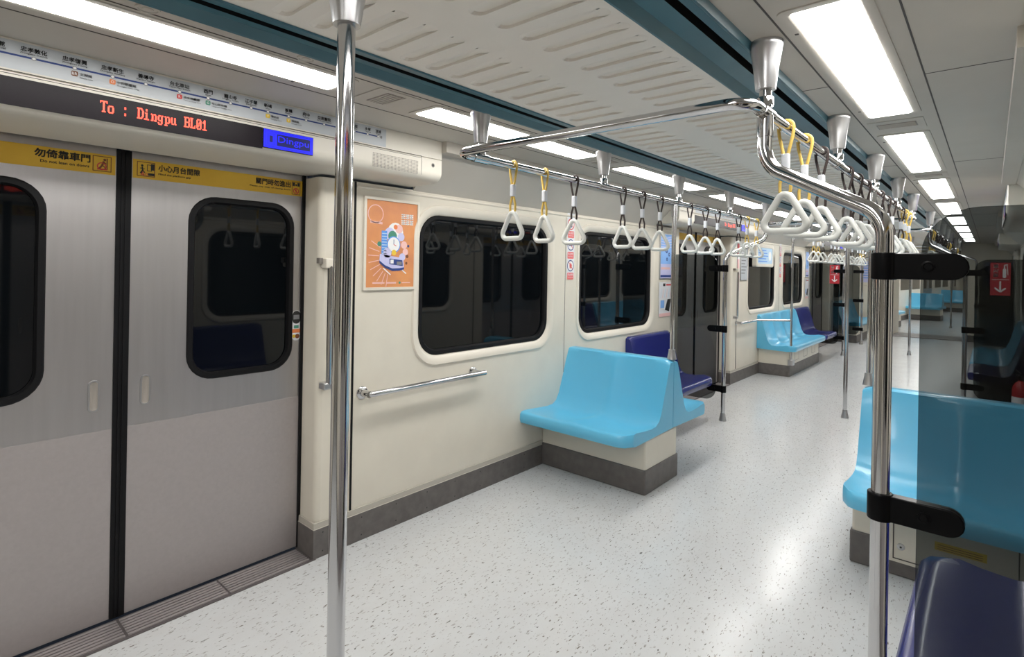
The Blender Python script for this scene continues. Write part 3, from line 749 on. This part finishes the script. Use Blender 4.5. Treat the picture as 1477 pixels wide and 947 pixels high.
# ------------------------------------------------------------------ poles
def door_pole():
    t = empty('grab_pole'); mb = MB(); mb.lathe([(.0195, .02), (.0195, 2.06)], 'chrome', (0, 0, 0), 24); mb.build('pole_tube', t)
    mb = MB(); mb.lathe([(.050, CZ - .013), (.049, CZ - .03), (.031, 2.035), (.030, 2.03), (.019, 2.03)], 'aluminium'); mb.build('ceiling_socket', t)
    mb = MB(); mb.lathe([(.036, .0005), (.035, .012), (.026, .05), (.0215, .085), (.0195, .086)], 'aluminium'); mb.build('floor_socket', t)
    return t
DP = door_pole(); DP.location = (CX + .03, .675, 0)
tag(DP, 'tall chrome grab pole standing free in front of the nearest steel doors', 'grab pole', 'centre poles at the doors')
again(DP, 'thin chrome grab pole in the middle of the aisle at the second doors', (CX, 6.55, 0))
again(DP, 'distant chrome grab pole in the aisle at the third doors', (CX, 12.42, 0))

def seat_pole(label, x, y):
    t = thing('seat_pole', label, 'grab pole', (x, y, .855), 0, 'poles standing on seat backs')
    mb = MB(); mb.lathe([(.0155, .01), (.0155, RZ - .855 - .012)], 'chrome', seg=18); mb.build('pole_tube', t)
    mb = MB(); mb.lathe([(.033, .0005), (.031, .012), (.0235, .055), (.023, .07), (.0155, .071)], 'aluminium', seg=20); mb.build('seat_socket', t)
    mb = MB(); mb.lathe([(.0155, RZ - .855 - .10), (.0205, RZ - .855 - .098), (.0205, RZ - .855 - .015)], 'chrome', seg=18); mb.build('tee_joint', t)
    return t
seat_pole('chrome pole rising from the light blue bench below the poster-side windows', CX - RX, 3.735)
seat_pole('chrome pole rising from the light blue bench behind the glass screen', CX + RX, 3.735)

def screen_pole(rz, loc, label, glabel, ty, hx):
    """bent pole from the floor up to the overhead rail with three black clamps; local frame = poster side, far end"""
    t = thing('screen_pole', label, 'grab pole', loc, rz, 'bent poles holding the glass screens')
    mb = MB()
    path = fillet([(-hx, 1.93, .02), (-hx, 1.93, 1.645), (-RX, ty, 1.815), (-RX, ty, RZ - .005)], [0, .085, .10, 0], False, 9)
    mb.tube(path, .0205, 'chrome', 20); mb.build('pole_tube', t)
    mb = MB(); mb.lathe([(.036, .0005), (.035, .012), (.027, .05), (.0225, .08), (.0205, .081)], 'aluminium', (-hx, 1.93, 0)); mb.build('floor_socket', t)
    mb = MB(); mb.tube([(-RX, ty, RZ - .075), (-RX, ty, RZ - .012)], .0235, 'chrome', 16); mb.build('tee_joint', t)
    for z in (1.517, .912, .315):
        mb = MB(); mb.lathe([(.0205, z - .034), (.028, z - .034), (.0285, z - .030), (.0285, z + .030), (.028, z + .034), (.0205, z + .034)], 'plastic_black', (-hx, 1.93, 0), 20)
        n = 8
        out = [(-hx, z + .032), (-hx, z - .032)] + [(-hx - .135 - .032 * math.sin(a), z - .032 * math.cos(a)) for a in [PI * k / n for k in range(n + 1)]]
        mb.loft([[(px, y_, pz) for px, pz in out] for y_ in (1.93 - .016, 1.93 + .016)], 'plastic_black', True, True, True)
        cl = mb.build('clamp', t, bevel=.003); tag(cl, 'black glass clamp')
        for y_, dr in ((1.914, -1), (1.946, 1)):
            mb = MB(); mb.lathe([(.014, 0), (.014, dr * .003), (.010, dr * .004), (.008, dr * .0015), (.0005, dr * .0015)], 'plastic_black', (-hx - .09, y_, z), 16, 'y')
            mb.build('bolt', cl)
    p = thing('glass_screen', glabel, 'glass screen', loc, rz, 'smoked glass screens beside the doors')
    mb = MB(); n = 8; xa, xb, za, zb, r = -HW + .006, -hx - .075, .19, 1.657, .11
    out = [(xa, za), (xb - r, za)] + [(xb - r + r * math.sin(a), za + r - r * math.cos(a)) for a in [PI / 2 * k / n for k in range(1, n + 1)]] + [(xb, zb - r)] + [(xb - r + r * math.cos(a), zb - r + r * math.sin(a)) for a in [PI / 2 * k / n for k in range(1, n + 1)]] + [(xa, zb)]
    mb.loft([[(px, y_, pz) for px, pz in out] for y_ in (1.93 - .005, 1.93 + .005)], 'smoked_glass', True, True, True)
    mb.build('glass_pane', p, smooth=25)
    mb = MB(); mb.box(xa - .004, xa + .012, 1.918, 1.942, za + .05, zb - .05, 'aluminium'); mb.build('wall_channel', p, bevel=.002)
    return t, p
sp1, gp1 = screen_pole(0, (CX, 3.6, 0), 'bent chrome pole with black clamps beside the poster-side second doors', 'smoked glass screen between the navy bench and the poster-side second doors', 2.265, .88)
sp2, gp2 = screen_pole(PI, (CX, 3.6, 0), 'thick bent chrome pole with black clamps, closest to the camera', 'large smoked glass screen in front of the navy bench, closest to the camera', 1.855, .915)
again(sp1, 'bent chrome pole beside the poster-side third doors', (CX, 9.48, 0), 0); again(gp1, 'smoked glass screen carrying a red arrow sign on the poster side', (CX, 9.48, 0), 0)
again(sp2, 'bent chrome pole just past the second doors on the camera side', (CX, 9.48, 0), PI); again(gp2, 'smoked glass screen carrying a red arrow sign on the camera side', (CX, 9.48, 0), PI)
# beyond the third doors the screen is on the near side of the bench: mirrored lengthways by turning from the other wall
again(gp1, 'smoked glass screen before the end wall bench on the poster side', (CX, 11.53, 0), 0)
again(gp1, 'smoked glass screen before the last navy bench on the camera side', (CX, 15.39, 0), PI)
for sg, sd in ((-1, 'poster side'), (1, 'camera side')):
    t = thing('screen_pole', 'straight chrome pole with three clamps past the third doors, %s' % sd, 'grab pole', (CX + sg * .91, 13.46, 0), 0, 'straight poles past the third doors')
    mb = MB(); mb.lathe([(.036, .0005), (.022, .08), (.0195, .082), (.0195, RZ - .3)], 'chrome', seg=18); mb.tube(fillet([(0, 0, RZ - .31), (0, 0, RZ - .2), (-sg * .31, 0, RZ - .1), (-sg * .31, 0, RZ - .017)], .08), .0185, 'chrome'); mb.build('pole_tube', t)
    for z in (1.517, .912, .315):
        mb = MB(); a, b_ = sorted((-sg * .028, sg * .16)); mb.box(a, b_, -.028, .028, z - .033, z + .033, 'plastic_black'); mb.build('clamp', t, bevel=.006)

# red extinguisher signs on two of the screens
def ext_sign(label, x, y):
    mb = MB(); a0, a1, z0, z1 = -.078, .078, 1.29, 1.625; mb.box(a0, a1, -.0015, 0, z0, z1, 'sign_red'); o = (0, -.0022, 0); u = (1, 0, 0); v = (0, 0, 1)
    mb.quad(o, u, v, a0 + .012, a1 - .012, 1.450, 1.454, 'ink_white')
    mb.stroke(o, u, v, [(0, 1.435), (0, 1.335)], .014, 'ink_white'); mb.stroke(o, u, v, [(-.042, 1.366), (0, 1.326), (.042, 1.366)], .014, 'ink_white')
    for q, ch in enumerate('滅火器'): put_text(mb, ch, o, u, v, -.036, 1.572 - q * .047, .040, 'ink_white', .042, 'c', .02)
    mb.flat2((rr(.018, .044, 1.470, 1.565, .010, 4), [tuple(range(20))]), o, u, v, 'ink_white'); mb.stroke(o, u, v, [(.031, 1.565), (.031, 1.600), (.056, 1.606)], .010, 'ink_white'); mb.stroke(o, u, v, [(.050, 1.596), (.058, 1.50)], .006, 'ink_white')
    ob = mb.build('extinguisher_sign', smooth=0, recalc=False); ob.location = (x, y, 0)
    return tag(ob, label, 'sign', 'red extinguisher signs')
ext_sign('red extinguisher sign with white down arrow on the far poster-side glass screen', -2.15, 11.403)
ext_sign('red extinguisher sign with white down arrow seen through the nearest glass screen', .07, 7.543)
# fire extinguishers standing by the second and third screens
def extinguisher():
    t = empty('fire_extinguisher'); mb = MB()
    mb.lathe([(.055, .001), (.066, .006), (.068, .03), (.068, .36), (.060, .405), (.040, .435), (.022, .45), (.022, .47)], 'extinguisher_red'); mb.build('cylinder_body', t)
    mb = MB(); mb.lathe([(.0687, .15), (.0687, .30)], 'paper_white'); mb.lathe([(.0692, .19), (.0692, .24)], 'ink_blue'); mb.build('instruction_label', t)
    mb = MB(); mb.lathe([(.020, .46), (.024, .465), (.024, .50), (.012, .51)], 'plastic_black'); mb.tube([(0, .0, .515), (.05, 0, .535), (.11, 0, .545)], .009, 'plastic_black', 10); mb.tube([(0, .0, .50), (.05, 0, .503), (.10, 0, .498)], .008, 'plastic_black', 10); mb.build('squeeze_lever', t)
    mb = MB(); mb.tube(fillet([(0, 0, .485), (-.075, 0, .49), (-.095, 0, .38), (-.085, .0, .16)], .05), .0085, 'rubber_black', 10); mb.build('hose', t)
    return t
e0 = extinguisher(); e0.location = (.235, 7.41, 0); e0.rotation_euler = (0, 0, PI * .6)
tag(e0, 'red fire extinguisher with white and blue label behind the light blue bench', 'fire extinguisher', 'fire extinguishers')

# ------------------------------------------------------------------ wall rails, jamb bars
def wall_rail(name, label, loc, rz, pts, flanges):
    t = thing(name, label, 'wall rail', loc, rz)
    mb = MB(); mb.tube(fillet(pts, .045), .0165, 'chrome', 16); mb.build('rail_tube', t)
    for y_, z_ in flanges:
        mb = MB(); mb.lathe([(.034, .0005), (.034, .006), (.026, .010), (.020, .012), (.018, .075)], 'chrome', (-HW, y_, z_), 20, 'x'); mb.build('wall_flange', t)
    return t
xr = -HW + .075
wall_rail('wall_rail', 'chrome wall rail below the first window beside the orange poster', (CX, 3.6, 0), 0, [(-HW + .005, -1.875, .80), (xr, -1.875, .80), (xr, -.985, .80)], ((-1.875, .80), (-1.03, .80)))
wall_rail('wall_rail', 'chrome wall rail past the second doors, before the long blue bench', (CX, 9.48, 0), 0, [(-HW + .005, -1.95, .80), (xr, -1.95, .80), (xr, -1.32, .80), (-1.02, -1.0, .80)], ((-1.95, .80),))
t = thing('bench_pole', 'chrome pole fixed at the near corner of the long blue bench', 'grab pole', (CX - 1.0, 8.455, 0)); mb = MB(); mb.lathe([(.017, .17), (.017, 2.10)], 'chrome', seg=18); mb.build('pole_tube', t)
mb = MB(); mb.box(-.035, .035, -.02, .075, .17, .25, 'aluminium'); mb.build('bracket', t, bevel=.008)
mb = MB(); mb.lathe([(.045, CZ + .002), (.043, CZ - .016), (.028, CZ - .11), (.017, CZ - .112)], 'aluminium', seg=20); mb.build('ceiling_socket', t)

def jamb_bar(label, loc, rz):
    t = thing('jamb_grab_bar', label, 'grab bar', loc, rz, 'upright grab bars on the door posts')
    mb = MB(); x = -HW + .045; mb.tube([(x, 0, .885), (x, 0, 1.485)], .0135, 'chrome', 14); mb.build('bar_tube', t)
    for z0, z1 in ((1.475, 1.525), (.86, .895)):
        mb = MB(); mb.box(-HW, x + .012, -.030, .016, z0, z1, 'cream_frame' if z0 > 1 else 'aluminium'); bk = mb.build('end_bracket', t, bevel=.007)
    mb = MB(); mb.box(-HW - .0, -HW + .03, -.052, -.031, 1.498, 1.526, 'speaker_dark'); mb.build('number_tag', t, bevel=.002)
    return t
J0 = jamb_bar('slim upright grab bar on the cream post right of the nearest steel doors', (CX, 1.497, 0), 0)
again(J0, 'slim upright grab bar on the post past the poster-side second doors', (CX, 7.45, 0), 0)
again(J0, 'slim upright grab bar on the post past the poster-side third doors', (CX, 13.33, 0), 0)

# ------------------------------------------------------------------ posters, stickers, notice board
XW = CX - HW
def poster(label, y0, y1, z0, z1, art, frame=.016, fm='cream_frame', group=None, x=XW):
    t = thing('poster', label, 'poster', (x, (y0 + y1) / 2, (z0 + z1) / 2)); a, b_ = (y1 - y0) / 2, (z1 - z0) / 2
    mb = MB()
    if frame:
        mb.loft([[(q, p, r) for p, r in rr(-a - e, a + e, -b_ - e, b_ + e, .004, 2)] for q, e in ((.0, 0), (.012, -.002), (.013, -frame), (.006, -frame - .001))], fm); mb.build('poster_frame', t)
    mb = MB(); art(mb, (.0065, 0, 0), a - frame * .9, b_ - frame * .9); mb.build('poster_print', t, smooth=0, recalc=False)
    return t
def lay(o, k): return (o[0] + .0007 * k, 0, 0)
def art_orange(mb, o, a, b):
    mb.quad(o, U, V, -a, a, -b, b, 'poster_orange'); o1, o2, o3, o4 = (lay(o, k) for k in (1, 2, 3, 4))
    # pale rays
    for q in range(9):
        t_ = math.radians(150 + q * 14); mb.stroke(o1, U, V, [(-.02 + .07 * math.cos(t_), -.07 + .1 * math.sin(t_)), (-.02 + .14 * math.cos(t_), -.07 + .17 * math.sin(t_))], .004, 'ink_pink')
    mb.disc(o1, U, V, -.115, .165, .052, 'ink_pink', .047); mb.stroke(o1, U, V, [(-.15, .12), (-.07, .115)], .012, 'ink_pink')
    # skyline cluster behind a clock
    for q, (x_, z_, r_, m_) in enumerate(((.02, .070, .055, 'ink_white'), (-.02, .060, .035, 'ink_lilac'), (.045, .090, .026, 'ink_pink'), (.0, .048, .030, 'ink_green'), (.06, .045, .024, 'ink_lilac'), (-.088, .0, .014, 'ink_green'), (.082, .0, .022, 'ink_pink'), (.092, -.040, .020, 'ink_pink'), (.070, -.070, .022, 'ink_lilac'), (.105, -.065, .010, 'ink_brown'), (.112, -.005, .008, 'ink_navy'), (.100, -.105, .008, 'ink_brown'), (.02, .10, .014, 'ink_orange'))):
        mb.disc((o1[0] + q * .00004, 0, 0), U, V, x_, z_, r_, m_, seg=16)
    mb.quad(o2, U, V, -.075, -.038, -.06, .075, 'ink_blue')
    for q in range(8): mb.quad(o3, U, V, -.073, -.040, -.055 + q * .016, -.050 + q * .016, 'ink_paleblue')
    mb.disc(o2, U, V, .008, .0, .047, 'ink_blue', seg=28); mb.disc(o3, U, V, .008, .0, .041, 'ink_white', seg=28)
    mb.stroke(o4, U, V, [(.008, .0), (.008, .028)], .004, 'ink_navy'); mb.stroke(o4, U, V, [(.008, .0), (.026, -.008)], .004, 'ink_red')
    mb.disc(o3, U, V, -.035, -.048, .028, 'ink_lilac'); mb.disc(o4, U, V, .01, -.045, .016, 'ink_yellow')
    # white train with navy stripes, nose to the right
    body = [(-.085, -.055), (-.03, -.062), (.06, -.075), (.078, -.085), (.083, -.135), (.05, -.148), (.0, -.150), (-.05, -.132), (-.088, -.105)]
    mb.flat2((body, [tuple(range(len(body)))]), o3, U, V, 'ink_lilac')
    mb.flat2(([(-.088, -.105), (-.05, -.132), (.0, -.150), (.05, -.148), (.083, -.140), (.083, -.128), (.05, -.134), (.0, -.136), (-.05, -.118), (-.088, -.092)], [(0, 1, 8, 9), (1, 2, 7, 8), (2, 3, 6, 7), (3, 4, 5, 6)]), o4, U, V, 'ink_navy')
    mb.flat2(([(-.02, -.080), (.070, -.088), (.074, -.122), (-.02, -.112)], [(0, 1, 2, 3)]), o4, U, V, 'ink_navy')
    mb.quad(lay(o, 5), U, V, -.014, .008, -.108, -.086, 'ink_white'); mb.quad(lay(o, 5), U, V, .03, .066, -.115, -.096, 'ink_grey')
    mb.stroke(o2, U, V, [(-.06, -.135), (-.01, -.172)], .006, 'ink_white'); mb.stroke(o2, U, V, [(.07, -.145), (.10, -.165)], .006, 'ink_white')
    # two-line white title blocks top right and the line of print along the foot
    for r_ in range(2):
        for c_ in range(3):
            x_, z_ = .060 + c_ * .030, .172 - r_ * .034
            for q in range(3): mb.quad(o1, U, V, x_, x_ + .026, z_ - q * .010, z_ - q * .010 + .006, 'ink_white')
            mb.quad(o1, U, V, x_ + .010, x_ + .015, z_ - .022, z_ + .006, 'ink_white')
    mb.quad(o1, U, V, -.13, -.05, -.222, -.213, 'ink_pink'); mb.quad(o1, U, V, -.04, .03, -.222, -.213, 'ink_pink'); mb.quad(o1, U, V, .07, .13, -.220, -.215, 'ink_pink'); mb.disc(o1, U, V, .055, -.217, .007, 'ink_green')
def art_blue(mb, o, a, b):
    mb.quad(o, U, V, -a, a, -b, b, 'ink_lilac'); o1, o2 = lay(o, 1), lay(o, 2)
    mb.quad(o1, U, V, -a, a, -b * .35, b, 'ink_sky')
    for q in range(5): mb.stroke(o2, U, V, [(-a * .9, b * (.9 - q * .12)), (-a * .2, b * (.82 - q * .1)), (a * .9, b * (.95 - q * .13))], .008, 'ink_lilac')
    for x_, z_, r_ in ((-.02, .06, .028), (.04, .02, .02), (-.01, -.03, .018)): mb.disc(o2, U, V, x_, z_, r_, 'ink_navy', r_ * .4)
    mb.quad(o1, U, V, -a * .9, a * .9, -b * .95, -b * .85, 'ink_navy'); mb.quad(o1, U, V, -a * .85, a * .4, -b * .6, -b * .5, 'ink_pink')
def art_pink(mb, o, a, b):
    mb.quad(o, U, V, -a, a, -b, b, 'paper_white'); o1, o2 = lay(o, 1), lay(o, 2)
    mb.quad(o1, U, V, -a * .5, -a * .2, b * .76, b * .92, 'ink_black'); mb.quad(o1, U, V, -a * .1, a * .8, b * .79, b * .88, 'ink_red')
    for q in range(7): mb.stroke(o1, U, V, [(-a * .8 + q * .045, b * .1), (-a * .7 + q * .045, b * .6)], .007, 'ink_pink' if q % 2 else 'ink_paleblue')
    mb.quad(o1, U, V, -a * .8, -a * .3, -b * .5, -b * .05, 'ink_sky'); mb.flat2(([(-.04, -.11), (.06, -.13), (.10, .0), (.02, .0)], [(0, 1, 2, 3)]), o2, U, V, 'ink_black')
    mb.quad(o1, U, V, -a * .95, a * .95, -b, -b * .8, 'ink_pink')
def art_notice(mb, o, a, b):
    mb.quad(o, U, V, -a, a, -b, b, 'paper_silver'); o1 = lay(o, 1)
    for q in range(9): mb.quad(o1, U, V, -a * .8, a * (.8 - .25 * (q % 3)), b * (.8 - q * .18), b * (.86 - q * .18), 'ink_grey')
poster('orange poster of a white and blue train and a clock, beside the first window', 1.714, 2.098, 1.354, 1.871, art_orange)
poster('blue poster in a thin frame above the navy bench before the second doors', 5.245, 5.60, 1.395, 1.872, art_blue, .010, 'aluminium')
poster('pink and white notice with a black shape, under the blue poster', 5.245, 5.60, 1.005, 1.365, art_pink, 0)
poster('grey printed notice past the poster-side second doors', 7.66, 7.94, 1.36, 1.86, art_notice, .010, 'aluminium')
poster('distant blue poster before the poster-side third doors', 11.12, 11.36, 1.395, 1.872, art_blue, .010, 'aluminium')
poster('distant pink and white notice before the poster-side third doors', 11.12, 11.36, 1.005, 1.365, art_pink, 0)

def stickers(label, yy, x=XW):
    """three round bans, each over a red caption block"""
    mb = MB(); o = (.0012, 0, 0); o1, o2 = lay(o, 1), lay(o, 2)
    mb.quad((.0006, 0, 0), U, V, -.052, .052, -.275, .245, 'paper_white')
    for q in range(3):
        z_ = .150 - q * .168
        mb.disc(o, U, V, 0, z_, .046, 'ink_navy' if q else 'ink_red', .038, 24); mb.disc(o, U, V, 0, z_, .038, 'ink_white', seg=20)
        if q == 0: mb.disc(o1, U, V, 0, z_ + .008, .016, 'ink_navy', .009); mb.stroke(o1, U, V, [(0, z_ - .006), (.006, z_ - .026)], .010, 'ink_navy')
        if q == 1: mb.stroke(o1, U, V, [(-.026, z_ - .006), (.022, z_ - .004)], .008, 'ink_navy'); mb.stroke(o1, U, V, [(.010, z_ + .002), (.018, z_ + .024)], .004, 'ink_grey')
        if q == 2: mb.flat2(([(-.012, z_ - .02), (.014, z_ - .02), (.020, z_ + .004), (.002, z_ + .026), (-.016, z_ + .004)], [(0, 1, 2, 3, 4)]), o1, U, V, 'ink_rose')
        mb.stroke(o2, U, V, [(-.028, z_ + .028), (.028, z_ - .028)], .006, 'ink_red')
        mb.flat2((rr(-.044, .044, z_ - .112, z_ - .056, .008, 3), [tuple(range(16))]), o, U, V, 'ink_rose')
        zh, en = (('禁止吸煙', 'No Smoking'), ('禁止飲食', 'No Eating'), ('禁止嚼食', 'No Chewing'))[q]
        put_text(mb, zh, o1, U, V, 0, z_ - .081, .018, 'ink_white', .074, 'c'); put_text(mb, en, o1, U, V, 0, z_ - .099, .009, 'ink_white', .066, 'c')
    ob = mb.build('ban_sticker', smooth=0, recalc=False); ob.location = (x, yy, 1.70)
    return tag(ob, label, 'sticker', 'strips of ban stickers')
stickers('column of round ban signs with red captions between the first and second windows', 3.668, XW + .0015)
stickers('distant column of ban signs between the two windows over the long bench', 9.548, XW + .0015)
# red emergency strip on the post past the second doors
mb = MB(); o = (.001, 0, 0); o1 = lay(o, 1); mb.quad(o, U, V, -.05, .05, -.40, .30, 'ink_white'); mb.quad(o1, U, V, -.04, .04, .12, .29, 'sign_red'); mb.quad(o1, U, V, -.04, .04, -.10, .05, 'ink_pink'); mb.quad(o1, U, V, -.04, .04, -.38, -.14, 'sign_red')
for q in range(5): mb.quad(lay(o, 2), U, V, -.030, .030, -.36 + q * .042, -.34 + q * .042, 'ink_white')
ob = mb.build('emergency_sticker', smooth=0, recalc=False); ob.location = (XW, 7.585, 1.60); tag(ob, 'red and white emergency strip on the post past the second doors', 'sticker')
# light blue notice board hanging at the third window
t = thing('notice_board', 'light blue notice in a thick white frame over the third window', 'notice board', (XW, 8.58, 1.72))
mb = MB(); mb.loft([[(q, a, b) for a, b in rr(-.40 - e, .40 + e, -.165 - e, .165 + e, .03, 4)] for q, e in ((-.005, 0), (.05, 0), (.058, -.008), (.058, -.045), (.050, -.05))], 'cream_frame', True, True, False); mb.build('board_frame', t)
mb = MB(); mb.quad((.051, 0, 0), U, V, -.352, .352, -.117, .117, 'ink_paleblue')
for q in range(5): mb.quad((.052, 0, 0), U, V, -.31, .05 + .05 * (q % 3), .07 - q * .04, .085 - q * .04, 'ink_blue')
mb.disc((.052, 0, 0), U, V, .23, .0, .07, 'ink_white'); mb.build('board_print', t, smooth=0, recalc=False)

# notices on the far end wall
for x_, lb in ((CX - 1.15, 'pale lilac notice on the end wall left of the gangway'), (CX + 1.15, 'pale lilac notice on the end wall right of the gangway')):
    mb = MB(); mb.box(-.16, .16, -.004, 0, -.26, .26, 'ink_lilac'); o = (0, -.0046, 0)
    for q in range(7): mb.quad(o, (1, 0, 0), V, -.13, .12 - .04 * (q % 3), .20 - q * .06, .22 - q * .06, 'ink_blue')
    ob = mb.build('wall_notice', smooth=0, recalc=False); ob.location = (x_, Y1, 1.52); tag(ob, lb, 'notice')

# round caps on the ceiling beside the lamps
for yy, lb in ((.93, 'small round ceiling cap beside the long lamp, near the tall pole'), (.47, 'small round ceiling cap beside the long lamp, before the tall pole')):
    t = thing('round_vent', lb, 'ceiling vent', (CX - .625, yy, CZ), 0, 'round ceiling caps')
    mb = MB(); mb.lathe([(.030, .0005), (.029, -.004), (.024, -.005), (.022, -.002), (.0005, -.002)], 'ceiling_paint'); mb.build('vent_ring', t)
    mb = MB(); mb.lathe([(.014, -.0025), (.013, -.005), (.0005, -.006)], 'ceiling_paint', seg=16); mb.build('vent_button', t)
# round repair patch in the vinyl floor
mb = MB(); mb.disc((0, 0, 0), (1, 0, 0), (0, 1, 0), 0, 0, .030, 'kick_cap', .027); mb.disc((0, 0, 0), (1, 0, 0), (0, 1, 0), 0, 0, .027, 'floor_vinyl')
ob = mb.build('floor_plug', smooth=0, recalc=False); ob.location = (-1.40, 1.305, .0008); tag(ob, 'small round plug in the pale floor near the tall pole', 'floor plug')

# ------------------------------------------------------------------ the next car, seen through the gangway (on a slight curve)
NX = Matrix.Translation((CX, 16.3, 0)) @ Matrix.Rotation(math.radians(-5.0), 4, 'Z') @ Matrix.Translation((-CX, -16.3, 0))
made0 = set(bpy.data.objects)
N0, N1 = 16.95, 34.0
mb = MB(); mb.box(CX - HD, CX + HD, 16.35, N1, -.045, -.002, 'floor_vinyl'); tag(mb.build('floor_next', smooth=0), 'speckled floor of the next car through the gangway', 'floor', kind='structure')
mb = MB(); mb.box(CX - HD, CX + HD, 16.45, N1, 2.18, 2.22, 'ceiling_paint')
for sg in (-1, 1): mb.box(*sorted((CX + sg * .40, CX + sg * .55)), N0, N1, 2.165, 2.18, 'teal_paint')
tag(mb.build('ceiling_next', smooth=0), 'cream ceiling of the next car through the gangway', 'ceiling', kind='structure')
for sg, nm in ((-1, 'left'), (1, 'right')):
    mb = MB(); mb.box(*sorted((CX + sg * HW, CX + sg * (HW + .1))), N0, N1, 0, 2.18, 'cream_panel'); mb.box(*sorted((CX + sg * (HW - .01), CX + sg * HW)), N0, N1, 0, .15, 'kick_grey')
    mb.box(*sorted((CX + sg * .70, CX + sg * .74)), 16.33, N0, 0, 2.18, 'cream_panel')
    mb.box(*sorted((CX + sg * .74, CX + sg * HW)), N0 - .05, N0, 0, 2.18, 'cream_panel')
    tag(mb.build('wall_next_' + nm, smooth=0), '%s wall of the next car through the gangway' % nm, 'wall', kind='structure')
    for yc in (19.6, 25.4, 31.2):
        wn += 1; mb = MB(); mb.box(*sorted((CX + sg * (HW - .006), CX + sg * HW)), yc - .8, yc + .8, .03, 1.95, 'steel_brushed')
        for q in (-.74, .25): mb.box(*sorted((CX + sg * (HW - .009), CX + sg * (HW - .006))), yc + q, yc + q + .49, .96, 1.79, 'window_glass_dark')
        dn += 1; tag(mb.build('door_%d' % dn, smooth=0), 'distant doors of the next car, %s side, %s' % (nm, ORD[int((yc - 19) / 5.8)]), 'door', kind='structure')
    for yc in (22.5, 28.3):
        for q in (-1.47, .23):
            wn += 1; mb = MB(); mb.box(*sorted((CX + sg * (HW - .006), CX + sg * HW)), yc + q, yc + q + 1.24, .96, 1.79, 'window_glass_dark')
            tag(mb.build('window_%d' % wn, smooth=0), 'distant %s window of the next car, %s side' % (ORD[(0 if yc < 25 else 2) + (0 if q < 0 else 1)], nm), 'window', kind='structure')
mb = MB(); mb.box(CX - HD, CX + HD, N1, N1 + .1, 0, 2.18, 'cream_panel'); tag(mb.build('wall_next_end', smooth=0), 'far end wall of the next car', 'wall', kind='structure')
for sg, sd in ((-1, 'left'), (1, 'right')):
    for k in range(8):
        o = copy_tree(lp0); o.location = (CX + sg * .782, 18.4 + 1.9 * k, 2.18); tag(o, '%s lamp of the next car, %s row' % (ORD[k], sd), 'ceiling light', 'ceiling lamps of the next car')
    if sg < 0: o = copy_tree(T0); o.location = (CX + sg * HW, 22.45, 0); o.rotation_euler = (0, 0, 0 if sg < 0 else PI); tag(o, 'light blue cross bench of the next car, %s side of its aisle' % sd, 'seat', 'benches of the next car')
    o = copy_tree(T0); o.location = (CX + sg * HW, 28.3, 0); o.rotation_euler = (0, 0, 0 if sg < 0 else PI); tag(o, 'farthest light blue cross bench of the next car, %s side' % sd, 'seat', 'benches of the next car')
place_bench(BL, False, 'left', 17.1, 1.92, 'light blue long bench just inside the next car', 'benches of the next car')
for yc, lb in ((19.6, 'distant grab pole at the first doors of the next car'), (25.4, 'distant grab pole at the second doors of the next car')): again(DP, lb, (CX, yc, -.002))
for o in set(bpy.data.objects) - made0:
    if o.parent is None:
        bm_ = Matrix.LocRotScale(o.location, o.rotation_euler, o.scale)
        loc, rot, sc_ = (NX @ bm_).decompose(); o.location = loc; o.rotation_euler = rot.to_euler()
